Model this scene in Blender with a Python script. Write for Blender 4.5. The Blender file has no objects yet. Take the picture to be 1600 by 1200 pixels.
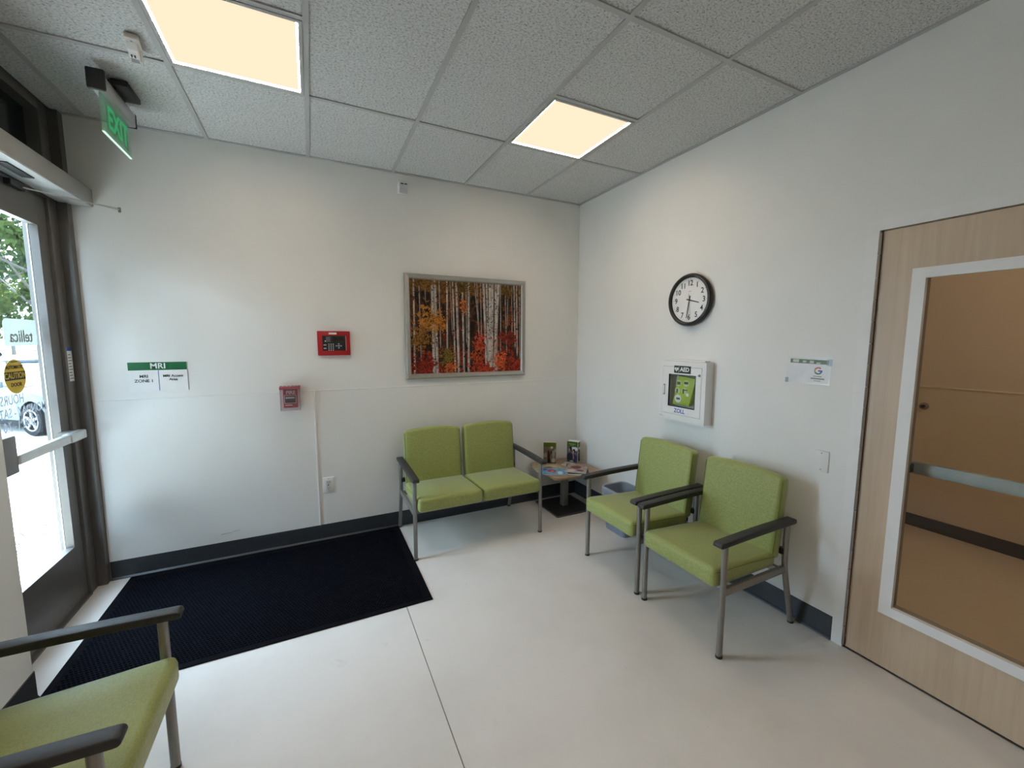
import bpy, bmesh, math, random
import numpy as np
from mathutils import Vector, Matrix
random.seed(7)
rng = np.random.default_rng(7)
S = bpy.context.scene
COL = S.collection

# ------------------------------------------------------------------ camera
F_PX = 640.313
YAW, PITCH, ROLL = 0.45344, -0.1056, 0.00205
CAM = Vector((-2.4704, -3.5298, 1.6132))
cam_d = bpy.data.cameras.new('camera'); cam = bpy.data.objects.new('camera', cam_d); COL.objects.link(cam)
cam_d.sensor_fit = 'HORIZONTAL'; cam_d.sensor_width = 36.0; cam_d.lens = F_PX / 1600 * 36.0
cam_d.clip_start = 0.02; cam_d.clip_end = 400
_f = Vector((math.sin(YAW)*math.cos(PITCH), math.cos(YAW)*math.cos(PITCH), math.sin(PITCH)))
_r = Vector((math.cos(YAW), -math.sin(YAW), 0)); _u = _r.cross(_f)
_r2 = _r*math.cos(ROLL) + _u*math.sin(ROLL); _u2 = -_r*math.sin(ROLL) + _u*math.cos(ROLL)
cam.matrix_world = Matrix(((_r2.x, _u2.x, -_f.x, CAM.x), (_r2.y, _u2.y, -_f.y, CAM.y), (_r2.z, _u2.z, -_f.z, CAM.z), (0, 0, 0, 1)))
S.camera = cam

# ------------------------------------------------------------------ sky, sun, exposure
W = bpy.data.worlds.new('sky'); S.world = W; W.use_nodes = True
_bg = W.node_tree.nodes['Background']
_bg.inputs[0].default_value = (0.585, 0.78, 1.0, 1); _bg.inputs[1].default_value = 24.0
sun_d = bpy.data.lights.new('sun', 'SUN'); sun = bpy.data.objects.new('sun', sun_d); COL.objects.link(sun)
sun_d.energy = 38.0; sun_d.angle = math.radians(0.6); sun_d.color = (1.0, 0.97, 0.92)
sun.rotation_euler = Vector((-0.06, -0.58, -0.81)).to_track_quat('-Z', 'Y').to_euler()
sun.location = (-8, 6, 12)
PANEL_EMIT = 1.0            # diffuser of the ceiling panels
PANEL_EDGE = 168.0           # light strips along their edges
S.view_settings.view_transform = 'Standard'
S.view_settings.look = 'None'
S.view_settings.gamma = 1.0
S.view_settings.use_curve_mapping = False
S.view_settings.exposure = 0.13
S.cycles.diffuse_bounces = 7
S.cycles.max_bounces = 14
S.cycles.transparent_max_bounces = 16
S.cycles.sample_clamp_indirect = 8.0
S.cycles.caustics_reflective = False
S.cycles.caustics_refractive = False

H = 2.955                  # ceiling height
XL = -3.80                 # storefront plane
XW = -3.66                 # left wall face
YR = -5.6                  # rear wall
PI = math.pi

# ------------------------------------------------------------------ materials
MATS = {}
def _nt(name):
    m = bpy.data.materials.new(name); m.use_nodes = True
    nt = m.node_tree; b = nt.nodes['Principled BSDF']
    return m, nt, b
def N(nt, t, **kw):
    n = nt.nodes.new(t)
    for k, v in kw.items(): setattr(n, k, v)
    return n
def noise_col(nt, scale, stops, detail=4, rough=.55, mapping=None, coord='Object', dist=0.0):
    tc = N(nt, 'ShaderNodeTexCoord'); out = tc.outputs[coord]
    if mapping:
        mp = N(nt, 'ShaderNodeMapping'); mp.inputs['Scale'].default_value = mapping
        nt.links.new(out, mp.inputs[0]); out = mp.outputs[0]
    nz = N(nt, 'ShaderNodeTexNoise'); nz.inputs['Scale'].default_value = scale
    nz.inputs['Detail'].default_value = detail; nz.inputs['Roughness'].default_value = rough
    nz.inputs['Distortion'].default_value = dist
    nt.links.new(out, nz.inputs['Vector'])
    cr = N(nt, 'ShaderNodeValToRGB')
    el = cr.color_ramp.elements
    while len(el) < len(stops): el.new(.5)
    for e, (p, c) in zip(el, stops): e.position = p; e.color = (*c, 1)
    nt.links.new(nz.outputs['Fac'], cr.inputs[0])
    return nz, cr
def bump(nt, b, src, strength, dist=.002):
    bp = N(nt, 'ShaderNodeBump'); bp.inputs['Strength'].default_value = strength; bp.inputs['Distance'].default_value = dist
    nt.links.new(src, bp.inputs['Height']); nt.links.new(bp.outputs[0], b.inputs['Normal'])
def M(name, col, rough=.5, metal=0., vary=.06, scale=12., bstr=0., bscale=None, bdist=.001, coat=0., spec=.5, mapping=None, detail=4):
    if name in MATS: return MATS[name]
    m, nt, b = _nt(name)
    lo = tuple(max(0, c*(1-vary)) for c in col); hi = tuple(min(1, c*(1+vary)) for c in col)
    nz, cr = noise_col(nt, scale, [(.3, lo), (.7, hi)], mapping=mapping, detail=detail)
    nt.links.new(cr.outputs[0], b.inputs['Base Color'])
    b.inputs['Roughness'].default_value = rough; b.inputs['Metallic'].default_value = metal
    b.inputs['Coat Weight'].default_value = coat; b.inputs['Coat Roughness'].default_value = .08
    b.inputs['Specular IOR Level'].default_value = spec
    if bstr:
        n2, _ = noise_col(nt, bscale or scale*8, [(0, (0, 0, 0)), (1, (1, 1, 1))], mapping=mapping)
        bump(nt, b, n2.outputs['Fac'], bstr, bdist)
    MATS[name] = m
    return m
def EM(name, col, strength):
    if name in MATS: return MATS[name]
    m, nt, b = _nt(name)
    nt.nodes.remove(b); e = N(nt, 'ShaderNodeEmission')
    e.inputs[0].default_value = (*col, 1); e.inputs[1].default_value = strength
    nt.links.new(e.outputs[0], nt.nodes['Material Output'].inputs[0])
    MATS[name] = m; return m
def GLASS(name, tint=(1, 1, 1), ior=1.45, gloss_rough=.0, body=None, body_fac=0.):
    if name in MATS: return MATS[name]
    m, nt, b = _nt(name); nt.nodes.remove(b)
    tr = N(nt, 'ShaderNodeBsdfTransparent'); tr.inputs[0].default_value = (*tint, 1)
    gl = N(nt, 'ShaderNodeBsdfGlossy'); gl.inputs['Roughness'].default_value = gloss_rough
    fr = N(nt, 'ShaderNodeFresnel'); fr.inputs[0].default_value = ior
    mx = N(nt, 'ShaderNodeMixShader')
    ge = N(nt, 'ShaderNodeNewGeometry'); ff = N(nt, 'ShaderNodeMath', operation='SUBTRACT'); ff.inputs[0].default_value = 1.0
    nt.links.new(ge.outputs['Backfacing'], ff.inputs[1])
    fm_ = N(nt, 'ShaderNodeMath', operation='MULTIPLY'); nt.links.new(fr.outputs[0], fm_.inputs[0]); nt.links.new(ff.outputs[0], fm_.inputs[1])
    nt.links.new(fm_.outputs[0], mx.inputs[0]); nt.links.new(tr.outputs[0], mx.inputs[1]); nt.links.new(gl.outputs[0], mx.inputs[2])
    last = mx
    if body:
        df = N(nt, 'ShaderNodeBsdfDiffuse'); df.inputs[0].default_value = (*body, 1)
        m2 = N(nt, 'ShaderNodeMixShader'); m2.inputs[0].default_value = body_fac
        nt.links.new(mx.outputs[0], m2.inputs[1]); nt.links.new(df.outputs[0], m2.inputs[2]); last = m2
    nt.links.new(last.outputs[0], nt.nodes['Material Output'].inputs[0])
    MATS[name] = m; return m

WALL = M('wall_paint', (.78, .785, .765), .42, vary=.015, scale=3, bstr=.12, bscale=260, bdist=.0006)
PANELP = M('wall_panel_sheet', (.775, .785, .77), .30, vary=.012, scale=3, bstr=.08, bscale=200, bdist=.0005)
TRIMW = M('white_trim', (.80, .80, .79), .38, vary=.02)
CORRW = M('corridor_paint', (.66, .58, .50), .5, vary=.02, scale=3)
BASEB = M('rubber_base', (.035, .04, .047), .42, vary=.1, scale=20)
STORE = M('bronze_anodised', (.135, .125, .115), .42, metal=.35, vary=.05, scale=30)
STORED = M('dark_gasket', (.012, .012, .013), .6)
ALU = M('satin_aluminium', (.62, .61, .58), .34, metal=.9, vary=.04, scale=60, mapping=(1, 40, 1))
FRAMEM = M('warm_grey_steel', (.27, .255, .235), .38, metal=.55, vary=.04, scale=40)
ARMB = M('charcoal_urethane', (.028, .028, .03), .5, vary=.15, scale=60, bstr=.1)
BLACK = M('black_plastic', (.010, .010, .011), .45, vary=.2)
WHITEP = M('white_plastic', (.78, .78, .77), .35, vary=.02)
GREYP = M('grey_plastic', (.30, .31, .32), .45, vary=.05)
SLOT = M('dark_slot', (.03, .03, .03), .6)
REDP = M('alarm_red', (.36, .008, .012), .35, vary=.06)
GREENS = M('sign_green', (.0, .115, .035), .45, vary=.04)
INK = M('black_ink', (.012, .012, .014), .6)
INKG = M('grey_ink', (.22, .23, .24), .6)
BLUEI = M('blue_ink', (.02, .06, .30), .5)
PAPER = M('paper_white', (.80, .80, .79), .6, vary=.02)
SILVER = M('silver_frame', (.50, .485, .45), .32, metal=.75, vary=.05, scale=30)
RUBBER = M('mat_rubber', (.005, .005, .007), .9, vary=.2, spec=.05)
MATF = M('mat_pile', (.0042, .0055, .0095), 1.0, vary=.35, scale=160, spec=.0)
BINP = M('bin_blue_grey', (.20, .24, .30), .5, vary=.06)
LINER = GLASS('clear_liner', (.86, .89, .93), 1.3, .15, (.7, .75, .8), .22)
CLEAR = GLASS('clear_glass', (.96, .985, .975), 1.45)
CLEARP = GLASS('clear_cover', (.93, .90, .92), 1.4, .05, (.7, .62, .66), .05)

def mat_tile():
    m, nt, b = _nt('ceiling_tile_mineral')
    n1, c1 = noise_col(nt, 95, [(.32, (.27, .27, .265)), (.47, (.57, .575, .57)), (.62, (.68, .685, .68))], detail=3, rough=.6, mapping=(1, 1.5, 1), dist=.6)
    nt.links.new(c1.outputs[0], b.inputs['Base Color']); b.inputs['Roughness'].default_value = .9
    bump(nt, b, n1.outputs['Fac'], .8, .004)
    return m
TILE = mat_tile()
TBAR = M('grid_tee', (.43, .435, .43), .5, vary=.02)
def mat_floor():
    m, nt, b = _nt('sheet_vinyl')
    n1, c1 = noise_col(nt, 1.6, [(.3, (.67, .64, .61)), (.55, (.735, .71, .68)), (.8, (.76, .735, .71))], detail=6, rough=.6)
    n2, c2 = noise_col(nt, 9, [(.28, (.80, .79, .77)), (.36, (1, 1, 1))], detail=8, rough=.7, dist=1.2)
    mx = N(nt, 'ShaderNodeMix', data_type='RGBA', blend_type='MULTIPLY'); mx.inputs[0].default_value = .55
    nt.links.new(c1.outputs[0], mx.inputs[6]); nt.links.new(c2.outputs[0], mx.inputs[7])
    nt.links.new(mx.outputs[2], b.inputs['Base Color'])
    n3, c3 = noise_col(nt, 4, [(.3, (.17, .17, .17)), (.7, (.27, .27, .27))], detail=5)
    nt.links.new(c3.outputs[0], b.inputs['Roughness'])
    n4, _ = noise_col(nt, 5, [(0, (0, 0, 0)), (1, (1, 1, 1))], detail=2)
    bump(nt, b, n4.outputs['Fac'], .12, .01)
    return m
FLOORM = mat_floor()
def mat_fabric():
    m, nt, b = _nt('green_woven_fabric')
    tc = N(nt, 'ShaderNodeTexCoord')
    cols = []
    for sc in ((160, 1500, 160), (1500, 160, 500), (500, 500, 1500)):
        mp = N(nt, 'ShaderNodeMapping'); mp.inputs['Scale'].default_value = sc
        nt.links.new(tc.outputs['Object'], mp.inputs[0])
        nz = N(nt, 'ShaderNodeTexNoise'); nz.inputs['Scale'].default_value = .55; nz.inputs['Detail'].default_value = 2
        nt.links.new(mp.outputs[0], nz.inputs['Vector']); cols.append(nz)
    ad = N(nt, 'ShaderNodeMath', operation='ADD'); nt.links.new(cols[0].outputs['Fac'], ad.inputs[0]); nt.links.new(cols[1].outputs['Fac'], ad.inputs[1])
    a2 = N(nt, 'ShaderNodeMath', operation='MULTIPLY_ADD'); a2.inputs[1].default_value = .5
    nt.links.new(cols[2].outputs['Fac'], a2.inputs[0]); nt.links.new(ad.outputs[0], a2.inputs[2])
    cr = N(nt, 'ShaderNodeMapRange'); cr.inputs[1].default_value = .95; cr.inputs[2].default_value = 1.55
    nt.links.new(a2.outputs[0], cr.inputs[0])
    ramp = N(nt, 'ShaderNodeValToRGB'); ramp.color_ramp.elements[0].color = (.235, .27, .068, 1); ramp.color_ramp.elements[1].color = (.365, .405, .135, 1)
    nt.links.new(cr.outputs[0], ramp.inputs[0]); nt.links.new(ramp.outputs[0], b.inputs['Base Color'])
    b.inputs['Roughness'].default_value = .55; b.inputs['Sheen Weight'].default_value = .32
    b.inputs['Sheen Roughness'].default_value = .4
    bump(nt, b, a2.outputs[0], .2, .0008)
    return m
FABRIC = mat_fabric()
def mat_wood(name, c0, c1, sx=(30, 30, 1.2), scale=2.0, rough=.35):
    m, nt, b = _nt(name)
    n1, r1 = noise_col(nt, scale, [(.3, c0), (.7, c1)], mapping=sx, detail=7, rough=.6, dist=.35)
    n2, r2 = noise_col(nt, 2.2, [(.35, (.86, .84, .82)), (.6, (1, 1, 1))], detail=3, mapping=(1, 1, .6))
    mx = N(nt, 'ShaderNodeMix', data_type='RGBA', blend_type='MULTIPLY'); mx.inputs[0].default_value = .8
    nt.links.new(r1.outputs[0], mx.inputs[6]); nt.links.new(r2.outputs[0], mx.inputs[7])
    nt.links.new(mx.outputs[2], b.inputs['Base Color']); b.inputs['Roughness'].default_value = rough
    return m
MAPLE = mat_wood('maple_veneer', (.53, .405, .285), (.62, .49, .355), scale=1.4)
TABLEW = mat_wood('table_laminate', (.31, .215, .125), (.40, .285, .175), sx=(1.5, 30, 30))
def mat_attr(name, rough=.5, coat=0.):
    m, nt, b = _nt(name)
    a = N(nt, 'ShaderNodeAttribute'); a.attribute_name = 'Col'
    nt.links.new(a.outputs[0], b.inputs['Base Color']); b.inputs['Roughness'].default_value = rough
    b.inputs['Coat Weight'].default_value = coat
    return m
PRINT = mat_attr('printed_sheet', .45)
PRINTG = mat_attr('printed_photo', .5, .0); PRINTG.node_tree.nodes['Principled BSDF'].inputs['Specular IOR Level'].default_value = .15

# ------------------------------------------------------------------ mesh helpers
def NB(): return bmesh.new()
def box(bm, lo, hi):
    x0, y0, z0 = lo; x1, y1, z1 = hi
    x0, x1 = min(x0, x1), max(x0, x1); y0, y1 = min(y0, y1), max(y0, y1); z0, z1 = min(z0, z1), max(z0, z1)
    v = [bm.verts.new(p) for p in ((x0,y0,z0),(x1,y0,z0),(x1,y1,z0),(x0,y1,z0),(x0,y0,z1),(x1,y0,z1),(x1,y1,z1),(x0,y1,z1))]
    for f in ((0,3,2,1),(4,5,6,7),(0,1,5,4),(1,2,6,5),(2,3,7,6),(3,0,4,7)): bm.faces.new([v[i] for i in f])
    return v
def rbox(bm, lo, hi, r, seg=2):
    t = bmesh.new(); box(t, lo, hi)
    bmesh.ops.bevel(t, geom=t.edges[:], offset=r, segments=seg, profile=.5, affect='EDGES')
    merge(bm, t)
def merge(bm, t, mat=None):
    me = bpy.data.meshes.new('tmp'); t.to_mesh(me); t.free()
    if mat is not None: me.transform(mat)
    bm.from_mesh(me); bpy.data.meshes.remove(me)
def prism(bm, poly, axis, a, b):
    """extrude a 2D polygon along axis between a and b (axis 0: poly=(y,z), 1: (x,z), 2: (x,y))"""
    def P(p, t): return (t, p[0], p[1]) if axis == 0 else (p[0], t, p[1]) if axis == 1 else (p[0], p[1], t)
    v0 = [bm.verts.new(P(p, a)) for p in poly]; v1 = [bm.verts.new(P(p, b)) for p in poly]
    n = len(poly); bm.faces.new(v0); bm.faces.new(v1[::-1])
    for i in range(n): bm.faces.new((v0[i], v1[i], v1[(i+1) % n], v0[(i+1) % n]))
    bmesh.ops.recalc_face_normals(bm, faces=bm.faces[:])
def tube(bm, pts, r, n=10, r2=None, cap=True, up=None):
    pts = [Vector(p) for p in pts]; rings = []
    up0 = Vector(up) if up else None
    for i, p in enumerate(pts):
        d = (pts[min(i+1, len(pts)-1)] - pts[max(i-1, 0)]).normalized()
        a = up0 or (Vector((0, 0, 1)) if abs(d.z) < .9 else Vector((1, 0, 0)))
        s = d.cross(a).normalized(); t = s.cross(d).normalized()
        rr = r[i] if isinstance(r, (list, tuple)) else r; q = r2 if r2 else rr
        rings.append([bm.verts.new(p + s*rr*math.cos(2*PI*k/n) + t*q*math.sin(2*PI*k/n)) for k in range(n)])
    for A, B in zip(rings, rings[1:]):
        for k in range(n): bm.faces.new((A[k], A[(k+1) % n], B[(k+1) % n], B[k]))
    if cap: bm.faces.new(rings[0][::-1]); bm.faces.new(rings[-1])
    bmesh.ops.recalc_face_normals(bm, faces=bm.faces[:])
def lathe(bm, prof, n=32, mat=None):
    """profile [(r, h)] around Z"""
    t = bmesh.new(); rings = []
    for r, h in prof:
        rings.append([t.verts.new((r*math.cos(2*PI*k/n), r*math.sin(2*PI*k/n), h)) for k in range(n)] if r > 1e-6 else [t.verts.new((0, 0, h))])
    for A, B in zip(rings, rings[1:]):
        for k in range(n):
            q = (k+1) % n
            if len(A) == 1 and len(B) == 1: continue
            if len(A) == 1: t.faces.new((A[0], B[k], B[q]))
            elif len(B) == 1: t.faces.new((A[k], A[q], B[0]))
            else: t.faces.new((A[k], A[q], B[q], B[k]))
    bmesh.ops.recalc_face_normals(t, faces=t.faces[:])
    merge(bm, t, mat)
def smooth_curve(pts, k=6):
    P = [Vector(p) for p in pts]; out = []
    for i in range(len(P)-1):
        p0, p1, p2, p3 = P[max(i-1, 0)], P[i], P[i+1], P[min(i+2, len(P)-1)]
        for j in range(k):
            t = j/k
            out.append(.5*((2*p1)+(-p0+p2)*t+(2*p0-5*p1+4*p2-p3)*t*t+(-p0+3*p1-3*p2+p3)*t**3))
    out.append(P[-1]); return out
def obj(name, bm, mat, parent=None, smooth=False, angle=35):
    if isinstance(bm, bpy.types.Mesh): me = bm
    else:
        me = bpy.data.meshes.new(name); bm.to_mesh(me); bm.free()
    if mat is not None and not me.materials: me.materials.append(mat)
    if smooth:
        me.polygons.foreach_set('use_smooth', [True]*len(me.polygons))
        me.set_sharp_from_angle(angle=math.radians(angle))
    o = bpy.data.objects.new(name, me); COL.objects.link(o)
    if parent: o.parent = parent
    return o
def tag(o, label=None, cat=None, group=None, kind=None):
    if label: o['label'] = label
    if cat: o['category'] = cat
    if group: o['group'] = group
    if kind: o['kind'] = kind
    return o
def struct(name, bm, mat, label=None, smooth=False):
    o = obj(name, bm, mat, None, smooth); o['kind'] = 'structure'
    if label: o['label'] = label
    return o
def empty(name, loc=(0, 0, 0), rz=0.):
    o = bpy.data.objects.new(name, None); COL.objects.link(o); o.location = loc; o.rotation_euler = (0, 0, rz)
    o.empty_display_size = .05; return o
def b1(name, lo, hi, mat, parent, r=0., seg=2):
    bm = NB()
    rbox(bm, lo, hi, r, seg) if r else box(bm, lo, hi)
    return obj(name, bm, mat, parent, smooth=bool(r), angle=25)
def frame_m(origin, right, up):
    r, u = Vector(right).normalized(), Vector(up).normalized(); n = r.cross(u); o = Vector(origin)
    return Matrix(((r.x, u.x, n.x, o.x), (r.y, u.y, n.y, o.y), (r.z, u.z, n.z, o.z), (0, 0, 0, 1)))
def text(name, s, size, mat, parent, fm, align='CENTER', bold=0., xs=1., thick=.0004, spacing=1.):
    c = bpy.data.curves.new('txt', 'FONT'); c.body = s; c.size = size; c.align_x = align; c.align_y = 'CENTER'
    c.extrude = thick; c.offset = bold; c.resolution_u = 3; c.space_character = spacing
    t = bpy.data.objects.new('txt', c); COL.objects.link(t)
    dg = bpy.context.evaluated_depsgraph_get()
    me = bpy.data.meshes.new_from_object(t.evaluated_get(dg))
    bpy.data.objects.remove(t); bpy.data.curves.remove(c)
    me.name = name; me.materials.clear()
    me.transform(fm @ Matrix.Diagonal((xs, 1, 1, 1)))
    return obj(name, me, mat, parent)
def raster(name, w, h, img, parent, fm, mat=None, center=True):
    """flat print: img (ny, nx, 3) linear colours, row 0 at the top"""
    ny, nx, _ = img.shape
    xs = np.linspace(0, w, nx+1) - (w/2 if center else 0); ys = np.linspace(h, 0, ny+1) - (h/2 if center else 0)
    X, Y = np.meshgrid(xs, ys)
    co = np.stack([X.ravel(), Y.ravel(), np.zeros(X.size)], 1)
    idx = np.arange(X.size).reshape(ny+1, nx+1)
    fc = np.stack([idx[1:, :-1], idx[1:, 1:], idx[:-1, 1:], idx[:-1, :-1]], -1).reshape(-1, 4)
    me = bpy.data.meshes.new(name); me.from_pydata(co.tolist(), [], fc.tolist())
    at = me.color_attributes.new('Col', 'FLOAT_COLOR', 'CORNER')
    c = np.concatenate([img.reshape(-1, 3), np.ones((ny*nx, 1))], 1)
    at.data.foreach_set('color', np.repeat(c, 4, 0).astype(np.float32).ravel())
    me.transform(fm)
    return obj(name, me, mat or PRINT, parent)
def vnoise(nx, ny, sx, sy, seed, octv=3):
    r = np.random.default_rng(seed); out = np.zeros((ny, nx)); amp = 1.; tot = 0
    for o in range(octv):
        gx, gy = max(2, int(sx*2**o)+2), max(2, int(sy*2**o)+2)
        g = r.random((gy, gx))
        x = np.linspace(0, gx-1.001, nx); y = np.linspace(0, gy-1.001, ny)
        xi, yi = x.astype(int), y.astype(int); fx, fy = x-xi, y-yi
        fx, fy = fx*fx*(3-2*fx), fy*fy*(3-2*fy)
        a = g[np.ix_(yi, xi)]*(1-fx)+g[np.ix_(yi, xi+1)]*fx; b = g[np.ix_(yi+1, xi)]*(1-fx)+g[np.ix_(yi+1, xi+1)]*fx
        out += amp*(a*(1-fy)[:, None]+b*fy[:, None]); tot += amp; amp *= .55
    return out/tot
BK = lambda x, z, y=0.: frame_m((x, y, z), (1, 0, 0), (0, 0, 1))       # facing the room from the back wall
RT = lambda y, z, x=0.: frame_m((x, y, z), (0, -1, 0), (0, 0, 1))      # facing the room from the right wall
LI = lambda y, z, x=XL: frame_m((x, y, z), (0, 1, 0), (0, 0, 1))       # left wall, read from inside
LO = lambda y, z, x=XL: frame_m((x, y, z), (0, -1, 0), (0, 0, 1))      # left wall, read from outside

# ------------------------------------------------------------------ room shell
bm = NB(); box(bm, (-4.0, YR-.15, -.12), (.12, .15, -.006))
floor = struct('floor', bm, M('floor_seam_dark', (.23, .22, .21), .5), 'glossy light beige sheet vinyl floor')
SEAM = -2.02
for a, b_ in ((-3.86, SEAM-.0022), (SEAM+.0022, .0)):
    bm = NB(); box(bm, (a, YR, -.006), (b_, .0, 0)); o = obj('floor_sheet', bm, FLOORM, floor)

bm = NB(); box(bm, (-3.95, 0, 0), (.12, .15, H+.12)); wall_back = struct('wall_back', bm, WALL, 'off-white back wall with a panelled lower half')
# lower protective sheets with a seam trim
ZS = 1.221
for a, b_ in ((-3.752, -2.474), (-2.466, -.002)):
    bm = NB(); box(bm, (a, -.003, .12), (b_, 0, ZS-.003)); obj('wall_panel', bm, PANELP, wall_back)
bm = NB(); rbox(bm, (-3.752, -.0055, ZS-.005), (-.002, 0, ZS+.004), .0015, 1); obj('seam_strip', bm, TRIMW, wall_back)
bm = NB(); rbox(bm, (-2.4755, -.010, .128), (-2.4645, 0, ZS-.005), .002, 1); obj('cable_strip', bm, TRIMW, wall_back)

for a, b_, z in ((-3.135, -3.060, .186), (-3.062, -3.010, .194)):
    bm = NB(); prism(bm, [(a, z), (b_, z+.005), (b_, z+.009), (a+.01, z+.006)], 1, -.0036, -.0028); obj('scuff_mark', bm, M('scuff_grey', (.50, .51, .53), .6), wall_back)
DY0, DY1, DZ = -2.432, -3.470, 2.190       # right door: outside of frame
bm = NB()
box(bm, (0, DY0, 0), (.12, .0, H+.12)); box(bm, (0, DY1, DZ), (.12, DY0, H+.12)); box(bm, (0, YR, 0), (.12, DY1, H+.12))
wall_right = struct('wall_right', bm, WALL, 'smooth off-white right wall holding the clock and the cabinet')
bm = NB(); 
LWY = -1.068
box(bm, (-3.95, YR, 0), (XW, LWY, H+.12))
wall_left = struct('wall_left', bm, WALL, 'white wall section beside the entrance door')
bm = NB(); box(bm, (-3.95, YR-.15, 0), (.12, YR, H+.12)); struct('wall_rear', bm, WALL)

# baseboards
def base_back():
    bm = NB(); prism(bm, [(0, 0), (-.016, 0), (-.013, .006), (-.0045, .014), (-.004, .128), (0, .130)], 0, -3.752, -.002); return bm
struct('baseboard_back', base_back(), BASEB, 'dark rubber base along the back wall', True)
bm = NB(); prism(bm, [(0, 0), (-.016, 0), (-.013, .006), (-.0045, .014), (-.004, .128), (0, .130)], 1, -.002, DY0+.002)
struct('baseboard_right', bm, BASEB, 'dark rubber base along the right wall', True)
bm = NB(); prism(bm, [(0, 0), (-.016, 0), (-.013, .006), (-.0045, .014), (-.004, .128), (0, .130)], 1, DY1-.002, YR)
struct('baseboard_rear', bm, BASEB, None, True)
bm = NB(); prism(bm, [(XW, 0), (XW+.012, 0), (XW+.0045, .012), (XW+.004, .128), (XW, .13)], 1, LWY+.004, YR)
box(bm, (-3.72, LWY, 0), (XW+.004, LWY+.005, .13))
struct('baseboard_left', bm, BASEB, 'dark rubber base on the white wall beside the door', True)

# ------------------------------------------------------------------ ceiling grid
T = .6096; CA, CB = .850, .604
gx = [0.] + [-CB-k*T for k in range(6)] + [-3.80]
gy = [0., -CA, -CA-2*T, -CA-4*T, -CA-6*T, YR]
bm = NB(); box(bm, (-4.0, YR-.15, H+.14), (.12, .15, H+.26)); ceiling = struct('ceiling', bm, M('plenum', (.25, .25, .25), .9), 'suspended ceiling of textured grey-white tiles')
LIGHT_CELLS = [(1, 1), (4, 1), (4, 3)]     # (column, row): near half of the 2x4 bay
tile_cache = {}
def tile(x0, x1, y0, y1):
    w, d = round(x1-x0, 3), round(y1-y0, 3)
    if (w, d) not in tile_cache:
        t = NB(); rbox(t, (-w/2+.004, -d/2+.004, 0), (w/2-.004, d/2-.004, .018), .0025, 1)
        me = bpy.data.meshes.new('ceiling_tile'); t.to_mesh(me); t.free(); me.materials.append(TILE); tile_cache[(w, d)] = me
    o = bpy.data.objects.new('ceiling_tile', tile_cache[(w, d)]); COL.objects.link(o); o.parent = ceiling
    o.location = ((x0+x1)/2, (y0+y1)/2, H+.0065)
for j in range(5):
    for i in range(7):
        x1, x0, y1, y0 = gx[i], gx[i+1], gy[j], gy[j+1]
        if x0 < XW and j > 0: x0 = max(x0, XW) if j > 1 else x0
        if x1 - x0 < .03: continue
        if (i, j) in LIGHT_CELLS: y1 = y1 - T
        tile(x0, x1, y0, y1)
tw = .012
for k in range(1, len(gx)-1):
    b1('main_tee', (gx[k]-tw, YR, H-.0005), (gx[k]+tw, 0, H+.006), TBAR, ceiling)
for k in range(1, len(gy)-1):
    b1('cross_tee', (-3.80, gy[k]-tw, H-.0004), (0, gy[k]+tw, H+.0055), TBAR, ceiling)
for (i, j) in LIGHT_CELLS:
    b1('cross_tee', (gx[i+1], gy[j]-T-tw, H-.0004), (gx[i], gy[j]-T+tw, H+.0055), TBAR, ceiling)
for lo, hi in (((-3.80, -.022, H-.001), (0, 0, H+.007)), ((-.022, YR, H-.001), (0, 0, H+.007))):
    b1('wall_angle', lo, hi, TBAR, ceiling)

# ceiling light panels
DIFF = EM('light_diffuser', (1.0, .80, .565), PANEL_EMIT)
DIFE = EM('light_edge', (1.0, .79, .62), PANEL_EDGE)
def panel(i, j, label):
    cx, cy = (gx[i]+gx[i+1])/2, gy[j]-T/2
    t = empty('ceiling_light', (cx, cy, H)); tag(t, label, 'ceiling light', 'square light panels in the ceiling')
    bm = NB(); s, q = T/2-.014, T/2-.030
    for lo, hi in (((-s, -s, -.003), (s, -q, .03)), ((-s, q, -.003), (s, s, .03)), ((-s, -q, -.003), (-q, q, .03)), ((q, -q, -.003), (s, q, .03))): box(bm, lo, hi)
    obj('frame', bm, TBAR, t)
    bm = NB(); box(bm, (-s, -s, .031), (s, s, .05)); obj('housing', bm, WHITEP, t)
    bm = NB(); e = .0085; box(bm, (-q+e, -q+e, .004), (q-e, q-e, .010)); obj('diffuser', bm, DIFF, t)
    bm = NB()
    for lo, hi in (((-q, -q, .004), (q, -q+e, .010)), ((-q, q-e, .004), (q, q, .010)), ((-q, -q+e, .004), (-q+e, q-e, .010)), ((q-e, -q+e, .004), (q, q-e, .010))): box(bm, lo, hi)
    obj('diffuser_edge', bm, DIFE, t)
panel(1, 1, 'square warm white ceiling light panel nearest the corner of the two walls')
panel(4, 1, 'square warm white ceiling light panel nearest the glass entrance door')
panel(4, 3, 'square ceiling light panel behind the viewer near the storefront window')

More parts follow.
